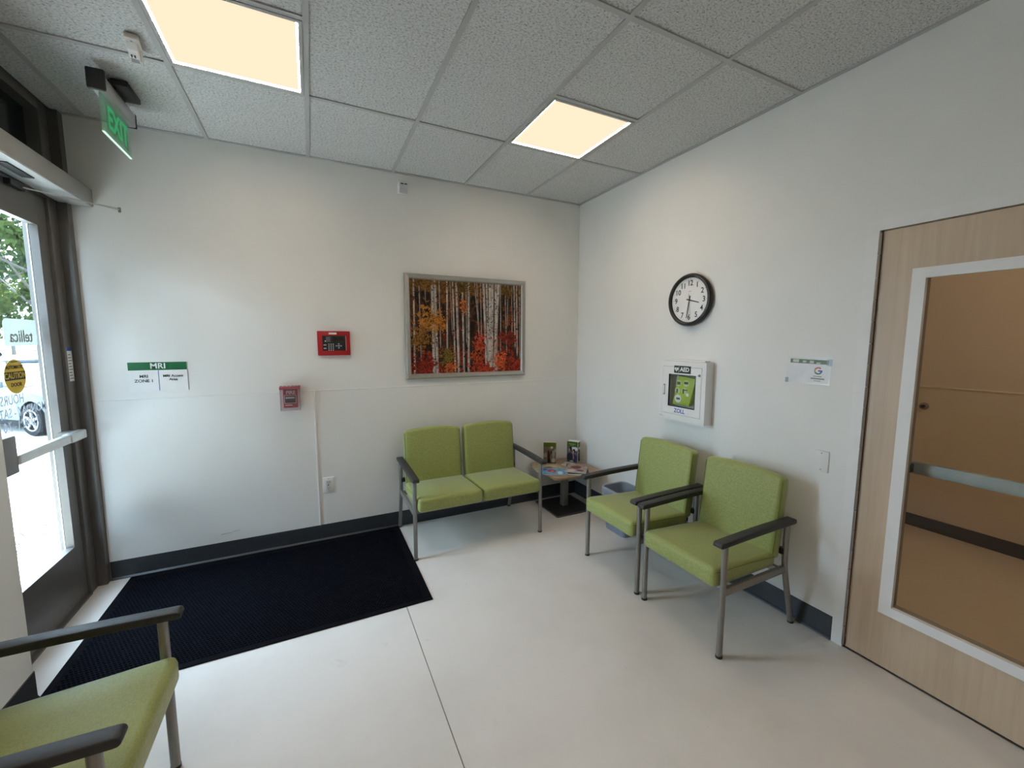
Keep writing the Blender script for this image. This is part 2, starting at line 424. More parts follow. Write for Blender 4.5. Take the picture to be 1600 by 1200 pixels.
# ------------------------------------------------------------------ entrance storefront
bm = NB()
box(bm, (-3.92, -.055, 0), (XL+.045, .0, H)); trim1 = struct('trim_1', bm, STORE, 'bronze filler strip between the door frame and the back wall')
bm = NB()
rbox(bm, (-3.92, -.145, 0), (XL, -.058, H), .004); box(bm, (-3.90, -.058, 0), (XL-.012, -.055, H))
box(bm, (-3.92, LWY, 0), (XL, LWY+.045, H))
box(bm, (-3.92, LWY+.045, 2.425), (XL, -.145, 2.50)); box(bm, (-3.92, LWY+.045, 2.905), (XL, -.145, H)); box(bm, (-3.95, LWY, H), (XL-.005, 0, H+.139))
trim2 = struct('trim_2', bm, STORE, 'bronze metal frame around the glass entrance door', True)
b1('threshold', (-3.92, LWY+.045, 0), (-3.795, -.145, .012), STORE, trim2)
bm = NB(); box(bm, (-3.90, LWY+.045, 2.50), (-3.86, -.145, 2.905))
struct('window_1', bm, M('dark_spandrel', (.012, .02, .021), .12, vary=.15), 'dark glazed transom above the entrance door')
# frame sticker
st = obj('frame_sticker', NB(), None, trim2); st.data.materials.append(PAPER)
bm = NB(); box(bm, (XL, -.125, 1.36), (XL+.0008, -.073, 1.568)); bm.to_mesh(st.data); bm.free()
b1('header', (XL+.0008, -.125, 1.545), (XL+.0013, -.073, 1.568), BLUEI, st)
for k in range(9): b1('text_line', (XL+.0008, -.121, 1.375+k*.018), (XL+.0012, -.078-.006*(k % 3), 1.381+k*.018), INKG, st)

door1 = empty('door_1', (0, 0, 0)); door1['kind'] = 'structure'; door1['label'] = 'glass entrance door with a bronze metal frame'
DL0, DL1 = -1.018, -.150; GL0, GL1 = -.865, -.238; GZ0, GZ1 = .352, 2.262
DX0, DX1 = -3.858, -3.815
for lo, hi in (((DX0, GL1, .016), (DX1, DL1, 2.420)), ((DX0, DL0, .016), (DX1, GL0, 2.420))):
    b1('stile', lo, hi, STORE, door1, .002, 1)
b1('bottom_rail', (DX0, GL0, .016), (DX1, GL1, GZ0), STORE, door1); b1('top_rail', (DX0, GL0, GZ1), (DX1, GL1, 2.420), STORE, door1)
b1('pane', (-3.855, GL0, GZ0), (-3.849, GL1, GZ1), CLEAR, door1)
bm = NB(); g = .014
for lo, hi in (((-3.849, GL1-g, GZ0), (DX1+.003, GL1, GZ1)), ((-3.849, GL0, GZ0), (DX1+.003, GL0+g, GZ1)), ((-3.849, GL0+g, GZ0), (DX1+.003, GL1-g, GZ0+g)), ((-3.849, GL0+g, GZ1-g), (DX1+.003, GL1-g, GZ1))): box(bm, lo, hi)
obj('glazing_bead', bm, STORE, door1)
bm = NB(); g = .006
for lo, hi in (((DX0-.002, GL1-g, GZ0), (-3.855, GL1, GZ1)), ((DX0-.002, GL0, GZ0), (-3.855, GL0+g, GZ1)), ((DX0-.002, GL0+g, GZ0), (-3.855, GL1-g, GZ0+g)), ((DX0-.002, GL0+g, GZ1-g), (-3.855, GL1-g, GZ1))): box(bm, lo, hi)
obj('outer_bead', bm, ALU, door1)
b1('gasket', (DX0+.01, DL1, .016), (DX1-.004, DL1+.005, 2.42), STORED, door1)
# push bar
pb = obj('push_bar', NB(), None, door1); pb.data.materials.append(ALU)
bm = NB(); rbox(bm, (-3.758, -.845, 1.028), (-3.718, -.385, 1.076), .008); bm.to_mesh(pb.data); bm.free()
b1('bar_end_cap', (-3.760, -.383, 1.026), (-3.714, -.215, 1.078), ALU, pb, .008); b1('bar_mount', (DX1, -.30, 1.025), (-3.758, -.22, 1.075), STORE, pb)
b1('latch_case', (DX1, -.990, .995), (-3.722, -.845, 1.172), M('dark_steel', (.19, .18, .17), .4, metal=.6), pb, .006)
# decals
bm = NB(); lathe(bm, [(0, 0), (.088, 0), (.088, .0008), (0, .0008)], 40, LI(-.520, 1.424, -3.8488) @ Matrix.Diagonal((.98, 1.0, 1, 1)))
cs = obj('caution_sticker', bm, M('caution_yellow', (.72, .50, .02), .5), door1)
FM = lambda z, dy=0.: LI(-.520+dy, z-.006, -3.8472)
b1('band', (-3.8480, -.604, 1.406), (-3.8476, -.436, 1.449), INK, cs)
text('caution_lettering', 'CAUTION', .042, M('caution_yellow', (0, 0, 0)), cs, FM(1.4335), bold=.0006, xs=.90)
text('automatic_lettering', 'AUTOMATIC', .026, INK, cs, FM(1.4775), bold=.0003, xs=.92); text('door_lettering', 'DOOR', .028, INK, cs, FM(1.388), bold=.0003, xs=1.05)
b1('emblem', (-3.8480, -.545, 1.4975), (-3.8476, -.495, 1.5020), INK, cs)
def VINYL(name, col, thru):
    m, nt, b = _nt(name); nt.nodes.remove(b)
    nz, cr = noise_col(nt, 30, [(.3, tuple(c*.97 for c in col)), (.7, col)])
    d = N(nt, 'ShaderNodeBsdfDiffuse'); nt.links.new(cr.outputs[0], d.inputs[0])
    tl = N(nt, 'ShaderNodeBsdfTranslucent'); tl.inputs[0].default_value = (*thru, 1)
    ad = N(nt, 'ShaderNodeAddShader'); nt.links.new(d.outputs[0], ad.inputs[0]); nt.links.new(tl.outputs[0], ad.inputs[1])
    nt.links.new(ad.outputs[0], nt.nodes['Material Output'].inputs[0]); return m
DEC = VINYL('frosted_decal', (.30, .31, .31), (.27, .285, .27)); DECG = VINYL('decal_grey', (.22, .23, .23), (.17, .18, .17)); VIN = VINYL('window_vinyl', (.30, .32, .34), (.16, .17, .18))
bm = NB()
pl_ = [(-.295, 1.580), (-.570, 1.580), (-.570, 1.690)] + [(-.570+.03-.03*math.cos(a), 1.690+.03*math.sin(a)) for a in (.5, 1., PI/2)] + [(-.295, 1.720)]
prism(bm, pl_, 0, -3.8488, -3.8482); lg = obj('logo_decal', bm, DEC, door1)
text('logo_lettering', 'tellica', .090, DECG, lg, LO(-.432, 1.628, -3.8474), bold=.0008, xs=.92)
bm = NB(); box(bm, (-3.8488, -.800, 1.580), (-3.8482, -.605, 1.720)); obj('logo_decal', bm, DEC, door1)
for s, z, y, sz in (('HOURS', 1.307, -.474, .070), ('MONDAY - SAT', 1.241, -.286, .070), ('7:00AM - 7:0', 1.173, -.364, .070)):
    text('hours_lettering', s, sz, VIN, door1, LO(y, z, -3.8482), align='LEFT', bold=.0006, xs=.80)
def ring_decal(y, z):
    bm = NB(); fm = LI(y, z, -3.8488)
    lathe(bm, [(.046, 0), (.052, 0), (.052, .0006), (.046, .0006), (.046, 0)], 36, fm)
    for a in (2.7, .35, 4.1):
        t = NB(); box(t, (0, -.003, 0), (.047, .003, .0006)); merge(bm, t, fm @ Matrix.Rotation(a, 4, 'Z'))
    obj('ring_decal', bm, VIN, door1)
ring_decal(-.418, .582); ring_decal(-.655, .582)

# operator above the door
op = empty('door_operator', (-3.725, -.53, 2.43)); tag(op, 'long grey automatic door operator box above the glass entrance door', 'door operator')
b1('cover', (-.070, -.52, .004), (.075, .512, .105), M('operator_grey', (.34, .335, .32), .4, metal=.4), op, .004)
b1('end_cap', (-.070, .512, .004), (.075, .518, .105), M('operator_grey', (0, 0, 0)), op)
b1('underside_plate', (-.066, -.51, .0), (.070, .50, .004), M('daylit_plate', (.62, .63, .62), .3, metal=.3), op)  # daylight on the underside is put into this paler plate colour
b1('sensor', (-.018, -.19, -.006), (.030, .02, .0), BLACK, op, .002, 1)
am = empty('operator_arm', (-3.80, -.52, 2.41)); tag(am, 'thin folding metal arm joining the operator box to the door', 'door arm')
bm = NB(); tube(bm, [(-.010, .10, -.008), (.295, .425, .004)], .006, 8, .004); obj('forearm', bm, ALU, am, True)
bm = NB(); tube(bm, [(.04, .30, .016), (.30, .432, .010)], .006, 8, .004); obj('upper_arm', bm, ALU, am, True)
bm = NB(); lathe(bm, [(0, -.010), (.007, -.010), (.007, .016), (0, .016)], 14, Matrix.Translation((.297, .428, 0))); obj('elbow', bm, FRAMEM, am, True)
b1('shoe', (-.02, .02, -.022), (.012, .14, .008), BLACK, am, .003, 1)

# ------------------------------------------------------------------ wooden door on the right
frm = NB(); XF = -.010
box(frm, (XF, -2.482, 0), (.12, DY0, DZ)); box(frm, (XF, DY1, 0), (.12, -3.420, DZ)); box(frm, (XF, -3.420, 2.138), (.12, -2.482, DZ))
box(frm, (.050, -2.500, 0), (.12, -2.482, 2.138)); box(frm, (.050, -3.420, 0), (.12, -3.402, 2.138))
struct('trim_3', frm, TRIMW, 'white painted steel frame of the wooden door')
door2 = empty('door_2'); door2['kind'] = 'structure'; door2['label'] = 'maple veneer door with a large glazed panel'
E0, E1 = -3.417, -2.494; WY0, WY1, WZ0, WZ1 = -3.288, -2.620, .286, 1.940
X0, X1 = -.002, .043
b1('stile', (X0, WY1, .012), (X1, E1, 2.132), MAPLE, door2); b1('stile', (X0, E0, .012), (X1, WY0, 2.132), MAPLE, door2)
b1('rail', (X0, WY0, .012), (X1, WY1, WZ0), MAPLE, door2); b1('rail', (X0, WY0, WZ1), (X1, WY1, 2.132), MAPLE, door2)
fw = .046; bm = NB()
for lo, hi in (((-.014, WY1-fw, WZ0), (.008, WY1+.002, WZ1)), ((-.014, WY0-.002, WZ0), (.008, WY0+fw, WZ1)), ((-.014, WY0+fw, WZ0), (.008, WY1-fw, WZ0+fw)), ((-.014, WY0+fw, WZ1-fw), (.008, WY1-fw, WZ1))): box(bm, lo, hi)
obj('window_frame', bm, TRIMW, door2)
bm = NB()
for lo, hi in (((.008, WY1-fw+.006, WZ0), (.055, WY1, WZ1)), ((.008, WY0, WZ0), (.055, WY0+fw-.006, WZ1)), ((.008, WY0+fw-.006, WZ0), (.055, WY1-fw+.006, WZ0+fw-.006)), ((.008, WY0+fw-.006, WZ1-fw+.006), (.055, WY1-fw+.006, WZ1))): box(bm, lo, hi)
obj('rear_window_frame', bm, M('taupe_steel', (.30, .26, .22), .5), door2)
b1('pane', (.018, WY0+fw-.007, WZ0+fw-.007), (.024, WY1-fw+.007, WZ1-fw+.007), CLEAR, door2)
# hinge
hg = obj('hinge', NB(), None, door2); hg.data.materials.append(M('hinge_steel', (.36, .33, .31), .35, metal=.8))
bm = NB()
for k in range(20):
    z0 = .02 + k*.1055; tube(bm, [(-.012, -2.488, z0), (-.012, -2.488, z0+.102)], .0065, 8)
bm.to_mesh(hg.data); bm.free()
b1('hinge_gap', (.004, -2.494, .012), (.040, -2.483, 2.136), STORED, door2)
# push bar on the far side
b1('push_bar', (.085, -3.40, .985), (.118, -2.63, 1.043), M('dull_steel', (.36, .36, .35), .6, metal=.5), door2, .006); b1('bar_mount', (.043, -2.66, .995), (.085, -2.60, 1.035), STORED, door2)
b1('bar_plate', (.043, -3.36, .97), (.085, -3.30, 1.06), STORED, door2)

# corridor behind the wooden door
bm = NB(); box(bm, (.12, -4.6, -.12), (2.42, -1.55, 0)); struct('floor_corridor', bm, M('corridor_vinyl', (.60, .52, .43), .3, vary=.03, scale=3))
bm = NB(); box(bm, (2.225, -4.6, 0), (2.42, -1.55, H)); box(bm, (.12, -1.70, 0), (2.225, -1.55, H)); box(bm, (.12, -4.6, 0), (2.225, -4.45, H))
wc = struct('wall_corridor', bm, CORRW)
b1('seam_strip', (2.219, -4.45, 1.226), (2.225, -1.70, 1.236), M('cream_trim', (.78, .68, .55), .4), wc)
b1('seam_strip', (.12, -1.706, 1.226), (2.225, -1.70, 1.236), M('cream_trim', (0, 0, 0)), wc)
bm = NB(); box(bm, (.12, -4.6, H), (2.42, -1.55, H+.12)); struct('ceiling_corridor', bm, TBAR)
bm = NB(); box(bm, (2.212, -4.45, 0), (2.225, -1.70, .105)); box(bm, (.12, -1.713, 0), (2.212, -1.70, .105)); struct('baseboard_corridor', bm, M('brown_rubber', (.035, .026, .02), .5))
t = empty('door_bumper', (2.225, -1.955, 1.062)); tag(t, 'small round metal bumper on the corridor wall seen through the door glass', 'door bumper')
bm = NB(); lathe(bm, [(0, .012), (.018, .012), (.03, .006), (.032, 0), (0, 0)], 20, frame_m((0, 0, 0), (0, -1, 0), (0, 0, 1))); obj('rose', bm, FRAMEM, t, True)
bm = NB(); lathe(bm, [(0, .034), (.012, .034), (.015, .024), (.012, .010), (0, .010)], 16, frame_m((0, 0, 0), (0, -1, 0), (0, 0, 1))); obj('rubber_tip', bm, BLACK, t, True)
t = empty('corridor_light', (1.2, -3.1, H)); tag(t, 'warm ceiling light panel in the corridor behind the wooden door', 'ceiling light')
b1('frame', (-.31, -.31, -.006), (.31, .31, 0), TBAR, t)
b1('diffuser', (-.29, -.29, -.010), (.29, .29, -.006), EM('corridor_diffuser', (1.0, .72, .46), 9.0), t)

# ------------------------------------------------------------------ seats
def cushion(lo, hi, r, arch=0., crown=0., nx=8):
    """rounded cushion; arch lifts the middle of the top edge, crown bulges the upper face"""
    bm = NB(); rbox(bm, lo, hi, r, 4)
    for k in range(1, nx):
        x = lo[0] + (hi[0]-lo[0])*k/nx
        bmesh.ops.bisect_plane(bm, geom=bm.verts[:]+bm.edges[:]+bm.faces[:], plane_co=(x, 0, 0), plane_no=(1, 0, 0))
    cx, hw = (lo[0]+hi[0])/2, (hi[0]-lo[0])/2
    for v in bm.verts:
        u = (v.co.x-cx)/hw; q = 1-u*u
        if arch: v.co.z += arch*q*max(0, (v.co.z-lo[2])/(hi[2]-lo[2]))**2
        if crown:
            w = (v.co.y-lo[1])/(hi[1]-lo[1]); s = max(0, (v.co.z-lo[2])/(hi[2]-lo[2]))
            v.co.z += crown*q*(1-(2*w-1)**2)*s
    return bm
PIPE = M('green_piping', (.17, .20, .035), .8)
def make_seat(name, n, label, group=None, cat='chair'):
    root = empty(name); tag(root, label, cat, group)
    CC = .527 if n == 1 else 1.050; hx = CC/2; FY = -.645
    for s in (-1, 1):
        bm = NB(); tube(bm, [(s*hx, FY, .006), (s*hx, FY, .60)], .0165, 12, .0150); lg = obj('leg', bm, FRAMEM, root, True)
        bm = NB(); lathe(bm, [(0, 0), (.0175, 0), (.0175, .012), (0, .012)], 12, Matrix.Translation((s*hx, FY, 0))); obj('foot', bm, BLACK, lg, True)
        path = smooth_curve([(s*hx, -.135, .610), (s*hx, -.138, .50), (s*hx, -.136, .385), (s*hx, -.118, .30), (s*hx, -.075, .14), (s*hx, -.036, .006)], 5)
        bm = NB(); tube(bm, path, .0150, 12, .0150, up=(1, 0, 0)); lg = obj('leg', bm, FRAMEM, root, True)
        bm = NB(); lathe(bm, [(0, 0), (.0165, 0), (.0165, .012), (0, .012)], 12, Matrix.Translation((s*hx, -.036, 0))); obj('foot', bm, BLACK, lg, True)
        bm = NB(); rbox(bm, (s*hx-.011, FY+.004, .332), (s*hx+.011, -.136, .372), .004, 2); obj('side_rail', bm, FRAMEM, root, True)
        # arm pad
        top = []; bot = []
        for k in range(29):
            w = (1-math.cos(PI*k/28))/2; y = -.706 + .616*w; bow = math.sin(PI*w)
            en = math.sqrt(max(0, 1-max(0, (abs(2*w-1)-.955)/.045)**2))
            top.append((y, .614 + .012*w + .005*bow + .014*en)); bot.append((y, .612 + .012*w + .003*bow - .012*en))
        bm = NB(); prism(bm, top + bot[::-1], 0, s*hx-.025, s*hx+.025)
        bmesh.ops.remove_doubles(bm, verts=bm.verts[:], dist=.0004)
        bmesh.ops.bevel(bm, geom=[e for e in bm.edges if abs(e.verts[0].co.x-e.verts[1].co.x) < 1e-5], offset=.004, segments=2, profile=.5, affect='EDGES')
        obj('armrest', bm, ARMB, root, True, 50)
    b1('front_rail', (-hx, FY+.035, .336), (hx, FY+.060, .366), FRAMEM, root); b1('rear_rail', (-hx, -.19, .336), (hx, -.165, .366), FRAMEM, root)
    if n == 2: b1('centre_rail', (-.012, FY+.05, .336), (.012, -.18, .366), FRAMEM, root)
    span = CC - .026; w = span/n
    for k in range(n):
        a, b_ = -span/2 + k*w + .004, -span/2 + (k+1)*w - .004
        bm = cushion((a, -.690, .366), (b_, -.185, .472), .028, 0, .010)
        for v in bm.verts:                                   # seat drops a little towards the back
            v.co.z -= .028*max(0, (v.co.y+.66)/.475)*(1 if v.co.z > .42 else .1)
        sc = obj('seat', bm, FABRIC, root, True, 60)
        for x in (a+.003, b_-.003):
            bm = NB(); tube(bm, [(x, -.672, .452), (x, -.40, .441), (x, -.20, .425)], .0022, 6); obj('seam', bm, PIPE, sc)
        if n == 1: bw, xc = (b_-a)/2-.002, (a+b_)/2
        else: bw, xc = (b_-a)/2-.012, (a+b_)/2
        bm = cushion((xc-bw, -.038, .0), (xc+bw, .038, .462), .024, .022, 0, 10)
        tilt = Matrix.Translation((0, -.188, .405)) @ Matrix.Rotation(math.radians(-6.5), 4, 'X')
        bm.transform(tilt)
        bc = obj('backrest', bm, FABRIC, root, True, 60)
        for x in (xc-bw+.003, xc+bw-.003):
            bm = NB(); tube(bm, [tilt @ Vector((x, -.030, .03)), tilt @ Vector((x, -.030, .44))], .0022, 6); obj('seam', bm, PIPE, bc)
        b1('backrest_bracket', (xc-bw+.03, -.165, .366), (xc-bw+.06, -.15, .46), BLACK, root); b1('backrest_bracket', (xc+bw-.06, -.165, .366), (xc+bw-.03, -.15, .46), BLACK, root)
    # brackets tying the backrest to the rear uprights
    for s in (-1, 1): b1('backrest_bracket', (s*(hx-.03), -.165, .44), (s*hx, -.135, .47), BLACK, root)
    return root
def copy_tree(o, parent=None):
    c = o.copy(); COL.objects.link(c); c.parent = parent
    for ch in list(o.children): copy_tree(ch, c)
    return c
ls = make_seat('loveseat', 2, 'two-seat green upholstered bench with dark armrests against the back wall', None, 'bench'); ls.location = (-1.3215, .005, 0)
G = 'green single waiting chairs'
ch = make_seat('armchair', 1, 'green armchair under the white cabinet, between the wastebasket and another chair', G)
ch.location = (-.018, -1.392, 0); ch.rotation_euler = (0, 0, -PI/2)
c2 = copy_tree(ch); c2.location = (-.018, -1.985, 0)
c2['label'] = 'green armchair beside the wooden door, with the blank wall plate above it'
c3 = copy_tree(ch); c3['label'] = 'green armchair by the entrance mat, backed against the white wall beside the glass door'; c3.location = (XW+.012, -1.985, 0); c3.rotation_euler = (0, 0, PI/2)

# ------------------------------------------------------------------ floor mat
mt = empty('floor_mat', (-2.752, -.586, 0)); tag(mt, 'black rubber-edged entrance mat lying in front of the glass door', 'floor mat')
mw, md = .895, .565
bm = NB()
def slope(bm, lo, hi):
    rbox(bm, lo, hi, .003, 1)
for lo, hi in (((-mw, -md, 0), (mw, -md+.035, .007)), ((-mw, md-.035, 0), (mw, md, .007)), ((-mw, -md+.035, 0), (-mw+.035, md-.035, .007)), ((mw-.035, -md+.035, 0), (mw, md-.035, .007))): slope(bm, lo, hi)
obj('border', bm, RUBBER, mt)
b1('backing', (-mw+.035, -md+.035, 0), (mw-.035, md-.035, .006), RUBBER, mt)
vs, fs = [], []; sp = .0175
nxn, nyn = int((2*mw-.08)/sp), int((2*md-.08)/sp)
for j in range(nyn):
    for i in range(nxn):
        x = -mw+.046 + (i+.5*(j % 2))*sp; y = -md+.046 + j*sp; a, b_ = .0062, .0042
        if x > mw-.042: continue
        k = len(vs)
        vs += [(x-a, y-b_, .006), (x+a, y-b_, .006), (x+a, y+b_, .006), (x-a, y+b_, .006), (x-a*.7, y-b_*.7, .0095), (x+a*.7, y-b_*.7, .0095), (x+a*.7, y+b_*.7, .0095), (x-a*.7, y+b_*.7, .0095)]
        fs += [(k+4, k+5, k+6, k+7), (k, k+1, k+5, k+4), (k+1, k+2, k+6, k+5), (k+2, k+3, k+7, k+6), (k+3, k, k+4, k+7)]
me = bpy.data.meshes.new('pile_nubs'); me.from_pydata(vs, [], fs)
tag(obj('pile_nubs', me, MATF, mt), kind='stuff')

# ------------------------------------------------------------------ side table and what stands on it
TZ = .392
tb = empty('side_table', (-.312, -.272, 0)); tag(tb, 'low wood-topped pedestal side table in the corner', 'table')
def rsq(h, r, n=6):
    out = []
    for cx, cy, a0 in ((h-r, h-r, 0), (-h+r, h-r, PI/2), (-h+r, -h+r, PI), (h-r, -h+r, 1.5*PI)):
        out += [(cx+r*math.cos(a0+PI/2*k/n), cy+r*math.sin(a0+PI/2*k/n)) for k in range(n+1)]
    return out
bm = NB(); prism(bm, rsq(.262, .06), 2, TZ-.024, TZ); bmesh.ops.bevel(bm, geom=[e for e in bm.edges if abs(e.verts[0].co.z-e.verts[1].co.z) < 1e-5], offset=.004, segments=2, profile=.5, affect='EDGES')
obj('tabletop', bm, TABLEW, tb, True, 50)
b1('column', (-.03, -.03, .012), (.03, .03, TZ-.03), FRAMEM, tb, .006); b1('top_plate', (-.12, -.12, TZ-.031), (.12, .12, TZ-.024), BLACK, tb)
bm = NB(); prism(bm, rsq(.208, .02), 2, 0, .009); obj('base_plate', bm, M('base_plate_black', (.02, .019, .018), .35), tb)
bm = NB(); hh = .2085
for lo, hi in (((-hh, -hh, .009), (hh, -hh+.005, .011)), ((-hh, hh-.005, .009), (hh, hh, .011)), ((-hh, -hh, .009), (-hh+.005, hh, .011)), ((hh-.005, -hh, .009), (hh, hh, .011))): box(bm, lo, hi)
obj('base_rim', bm, FRAMEM, tb)

def blob(img, cx, cy, rx, ry, col, soft=.25, a=1.):
    ny, nx, _ = img.shape; Y, X = np.mgrid[0:ny, 0:nx]; d = np.sqrt(((X+.5)/nx-cx)**2/rx**2 + ((Y+.5)/ny-cy)**2/ry**2)
    m = np.clip((1-d)/soft, 0, 1)[..., None]*a
    img[:] = img*(1-m) + np.array(col)*m
def cover_a(nx=34, ny=52):
    im = np.ones((ny, nx, 3))*np.array((.16, .13, .10)); im *= (.6+.8*vnoise(nx, ny, 4, 6, 3))[..., None]
    blob(im, .15, .62, .3, .12, (.30, .27, .22)); blob(im, .42, .62, .14, .22, (.05, .012, .012)); blob(im, .40, .40, .06, .05, (.05, .03, .025)); blob(im, .44, .88, .13, .16, (.008, .01, .01))
    blob(im, .80, .55, .13, .20, (.30, .31, .28)); blob(im, .80, .86, .18, .13, (.42, .43, .36)); blob(im, .62, .48, .08, .10, (.03, .03, .03)); blob(im, .66, .24, .12, .07, (.62, .64, .48)); blob(im, .93, .38, .06, .08, (.4, .4, .34))
    im[:int(ny*.22)] = (.10, .14, .012); blob(im, .66, .23, .11, .05, (.62, .64, .48)); im[int(ny*.97):] = (.02, .02, .015)
    return im
def cover_b(nx=34, ny=52):
    im = np.ones((ny, nx, 3))*np.array((.10, .10, .13)); im *= (.6+.8*vnoise(nx, ny, 4, 6, 5))[..., None]
    blob(im, .72, .34, .34, .12, (.62, .66, .70)); blob(im, .34, .36, .17, .12, (.012, .01, .01)); blob(im, .24, .42, .10, .10, (.33, .19, .13)); blob(im, .28, .75, .32, .24, (.025, .025, .04))
    blob(im, .66, .46, .17, .13, (.022, .010, .008)); blob(im, .60, .51, .11, .10, (.36, .20, .14)); blob(im, .74, .80, .26, .22, (.03, .03, .07)); blob(im, .62, .74, .05, .14, (.34, .20, .15)); blob(im, .45, .95, .20, .05, (.30, .32, .20))
    im[:int(ny*.25)] = (.065, .12, .018); im[int(ny*.10):int(ny*.14), int(nx*.2):int(nx*.8)] = (.22, .30, .12); im[int(ny*.17):int(ny*.20), int(nx*.3):int(nx*.7)] = (.18, .26, .10)
    return im
def booklet(name, loc, rz, w, d, h, cover, side, label):
    t = empty(name, loc, rz); tag(t, label, 'booklets', 'standing booklet stacks on the side table')
    k = 5
    for i in range(k):                                   # the leaves of the stack: each a booklet block
        y0 = -d/2 + d*i/k; hh = h - .004*((i*3) % 4)
        b1('booklet', (-w/2, y0+.0008, 0), (w/2, y0+d/k-.0008, hh), PAPER, t)
    raster('front_cover', w, h-.001, cover, t, frame_m((0, -d/2-.0004, h/2), (1, 0, 0), (0, 0, 1)), PRINTG)
    raster('side_cover', d*.86, h-.012, side, t, frame_m((w/2+.0006, .004, h/2-.004), (0, 1, 0), (0, 0, 1)), PRINTG)
    return t
CAa, CBb = cover_a(), cover_b()
booklet('booklet_stack', (-.368, -.082, TZ), math.radians(-30), .125, .040, .212, CAa, CAa[:, :10], 'standing booklet stack with a green band and white-clad figures, nearest the bench')
booklet('booklet_stack', (-.128, -.150, TZ), math.radians(-54), .112, .075, .214, CBb, CBb[:, 12:30], 'standing booklet stack with a green band and two faces, nearest the right wall')

def mag(name, loc, rz, w, h, t, img, label, edge=PAPER):
    e = empty(name, loc, rz); tag(e, label, 'magazine', 'magazines spread on the side table')
    b1('pages', (-w/2, -h/2, 0), (w/2, h/2, t), edge, e)
    raster('cover', w, h, img, e, frame_m((0, 0, t+.0004), (1, 0, 0), (0, 1, 0)), PRINTG)
def magimg(base, blobs, seed, nx=24, ny=30, amp=.7):
    im = np.ones((ny, nx, 3))*np.array(base); im *= (1-amp/2+amp*vnoise(nx, ny, 5, 7, seed))[..., None]
    for b_ in blobs: blob(im, *b_)
    return im
mag('magazine', (-.478, -.235, TZ), math.radians(78), .20, .27, .004, magimg((.40, .36, .22), [(.5, .5, .2, .2, (.16, .08, .05)), (.3, .2, .2, .1, (.5, .42, .1)), (.7, .8, .12, .1, (.55, .40, .32))], 1), 'tan magazine lying furthest back, in front of the left booklet stack')
mag('magazine', (-.492, -.362, TZ+.0048), math.radians(60), .19, .235, .005, magimg((.16, .34, .50), [(.55, .42, .24, .2, (.45, .03, .06)), (.5, .45, .10, .08, (.55, .35, .28)), (.3, .75, .25, .12, (.55, .66, .72)), (.75, .15, .2, .1, (.05, .12, .25))], 2), 'light blue magazine with a red picture on the cover')
mag('magazine', (-.230, -.215, TZ), math.radians(30), .10, .10, .005, magimg((.42, .41, .38), [(.5, .5, .3, .2, (.12, .12, .11))], 4), 'grey magazine under the right booklet stack edge')
for k, (dx, dy, a, th) in enumerate(((-.012, -.010, -38, .006), (.004, .0, -30, .007), (.0, .006, -42, .005))):
    mag('magazine', (-.262+dx, -.408+dy, TZ+.0001+(0, .0066, .0142)[k]), math.radians(a), .195, .255, th,
        magimg(((.55, .55, .53), (.06, .06, .065), (.40, .32, .29))[k], [(.45, .4, .3, .22, ((.2, .2, .2), (.03, .03, .03), (.20, .06, .05))[k]), (.7, .75, .2, .12, (.10, .07, .09)), (.3, .8, .2, .1, (.62, .6, .55))], 10+k, amp=1.),
        ('bottom white magazine of the pile at the table front', 'black magazine in the middle of the pile at the table front', 'topmost magazine of the pile, reddish brown picture cover')[k], PAPER if k != 1 else M('black_cover', (.02, .02, .022), .4))

# ------------------------------------------------------------------ wastebasket
wb = empty('wastebasket', (-.142, -.925, 0)); tag(wb, 'blue-grey plastic wastebasket with a clear liner by the right wall', 'wastebasket')
def rrect(hx, hy, r, n=5):
    out = []
    for sx, sy, a0 in ((1, 1, 0), (-1, 1, PI/2), (-1, -1, PI), (1, -1, 1.5*PI)):
        out += [(sx*(hx-r)+r*math.cos(a0+PI/2*k/n), sy*(hy-r)+r*math.sin(a0+PI/2*k/n)) for k in range(n+1)]
    return out
def loft(bm, rings, cap0=True, cap1=False):
    R = [[bm.verts.new((x, y, z)) for x, y in p] for p, z in rings]
    for A, B in zip(R, R[1:]):
        n = len(A)
        for k in range(n): bm.faces.new((A[k], A[(k+1) % n], B[(k+1) % n], B[k]))
    if cap0: bm.faces.new(R[0][::-1])
    if cap1: bm.faces.new(R[-1])
    bmesh.ops.recalc_face_normals(bm, faces=bm.faces[:])
bm = NB(); loft(bm, [(rrect(.098, .125, .04), 0), (rrect(.122, .152, .045), .358), (rrect(.119, .149, .043), .358), (rrect(.095, .122, .038), .006)], True, True); obj('body', bm, BINP, wb, True, 50)
bm = NB(); loft(bm, [(rrect(.122, .152, .045), .345), (rrect(.131, .161, .052), .347), (rrect(.132, .162, .052), .360), (rrect(.120, .150, .045), .364), (rrect(.120, .150, .045), .345)], False); obj('rim', bm, M('bin_rim', (.33, .34, .36), .45), wb, True, 50)
bm = NB(); rings = []
for k, z in enumerate((.06, .16, .25, .33, .368)):
    f = .97 - .0*k; base = rrect((.098+.024*z/.36)*f-.004, (.125+.027*z/.36)*f-.004, .038)
    rings.append(([(x*(1+random.uniform(-.05, .0)), y*(1+random.uniform(-.05, .0))) for x, y in base], z))
loft(bm, rings, True); obj('liner', bm, LINER, wb, True, 60)
bm = NB(); loft(bm, [(rrect(.133, .163, .052), .30), (rrect(.1345, .1645, .052), .366), (rrect(.119, .149, .044), .369)], False); obj('liner_cuff', bm, LINER, wb, True, 60)

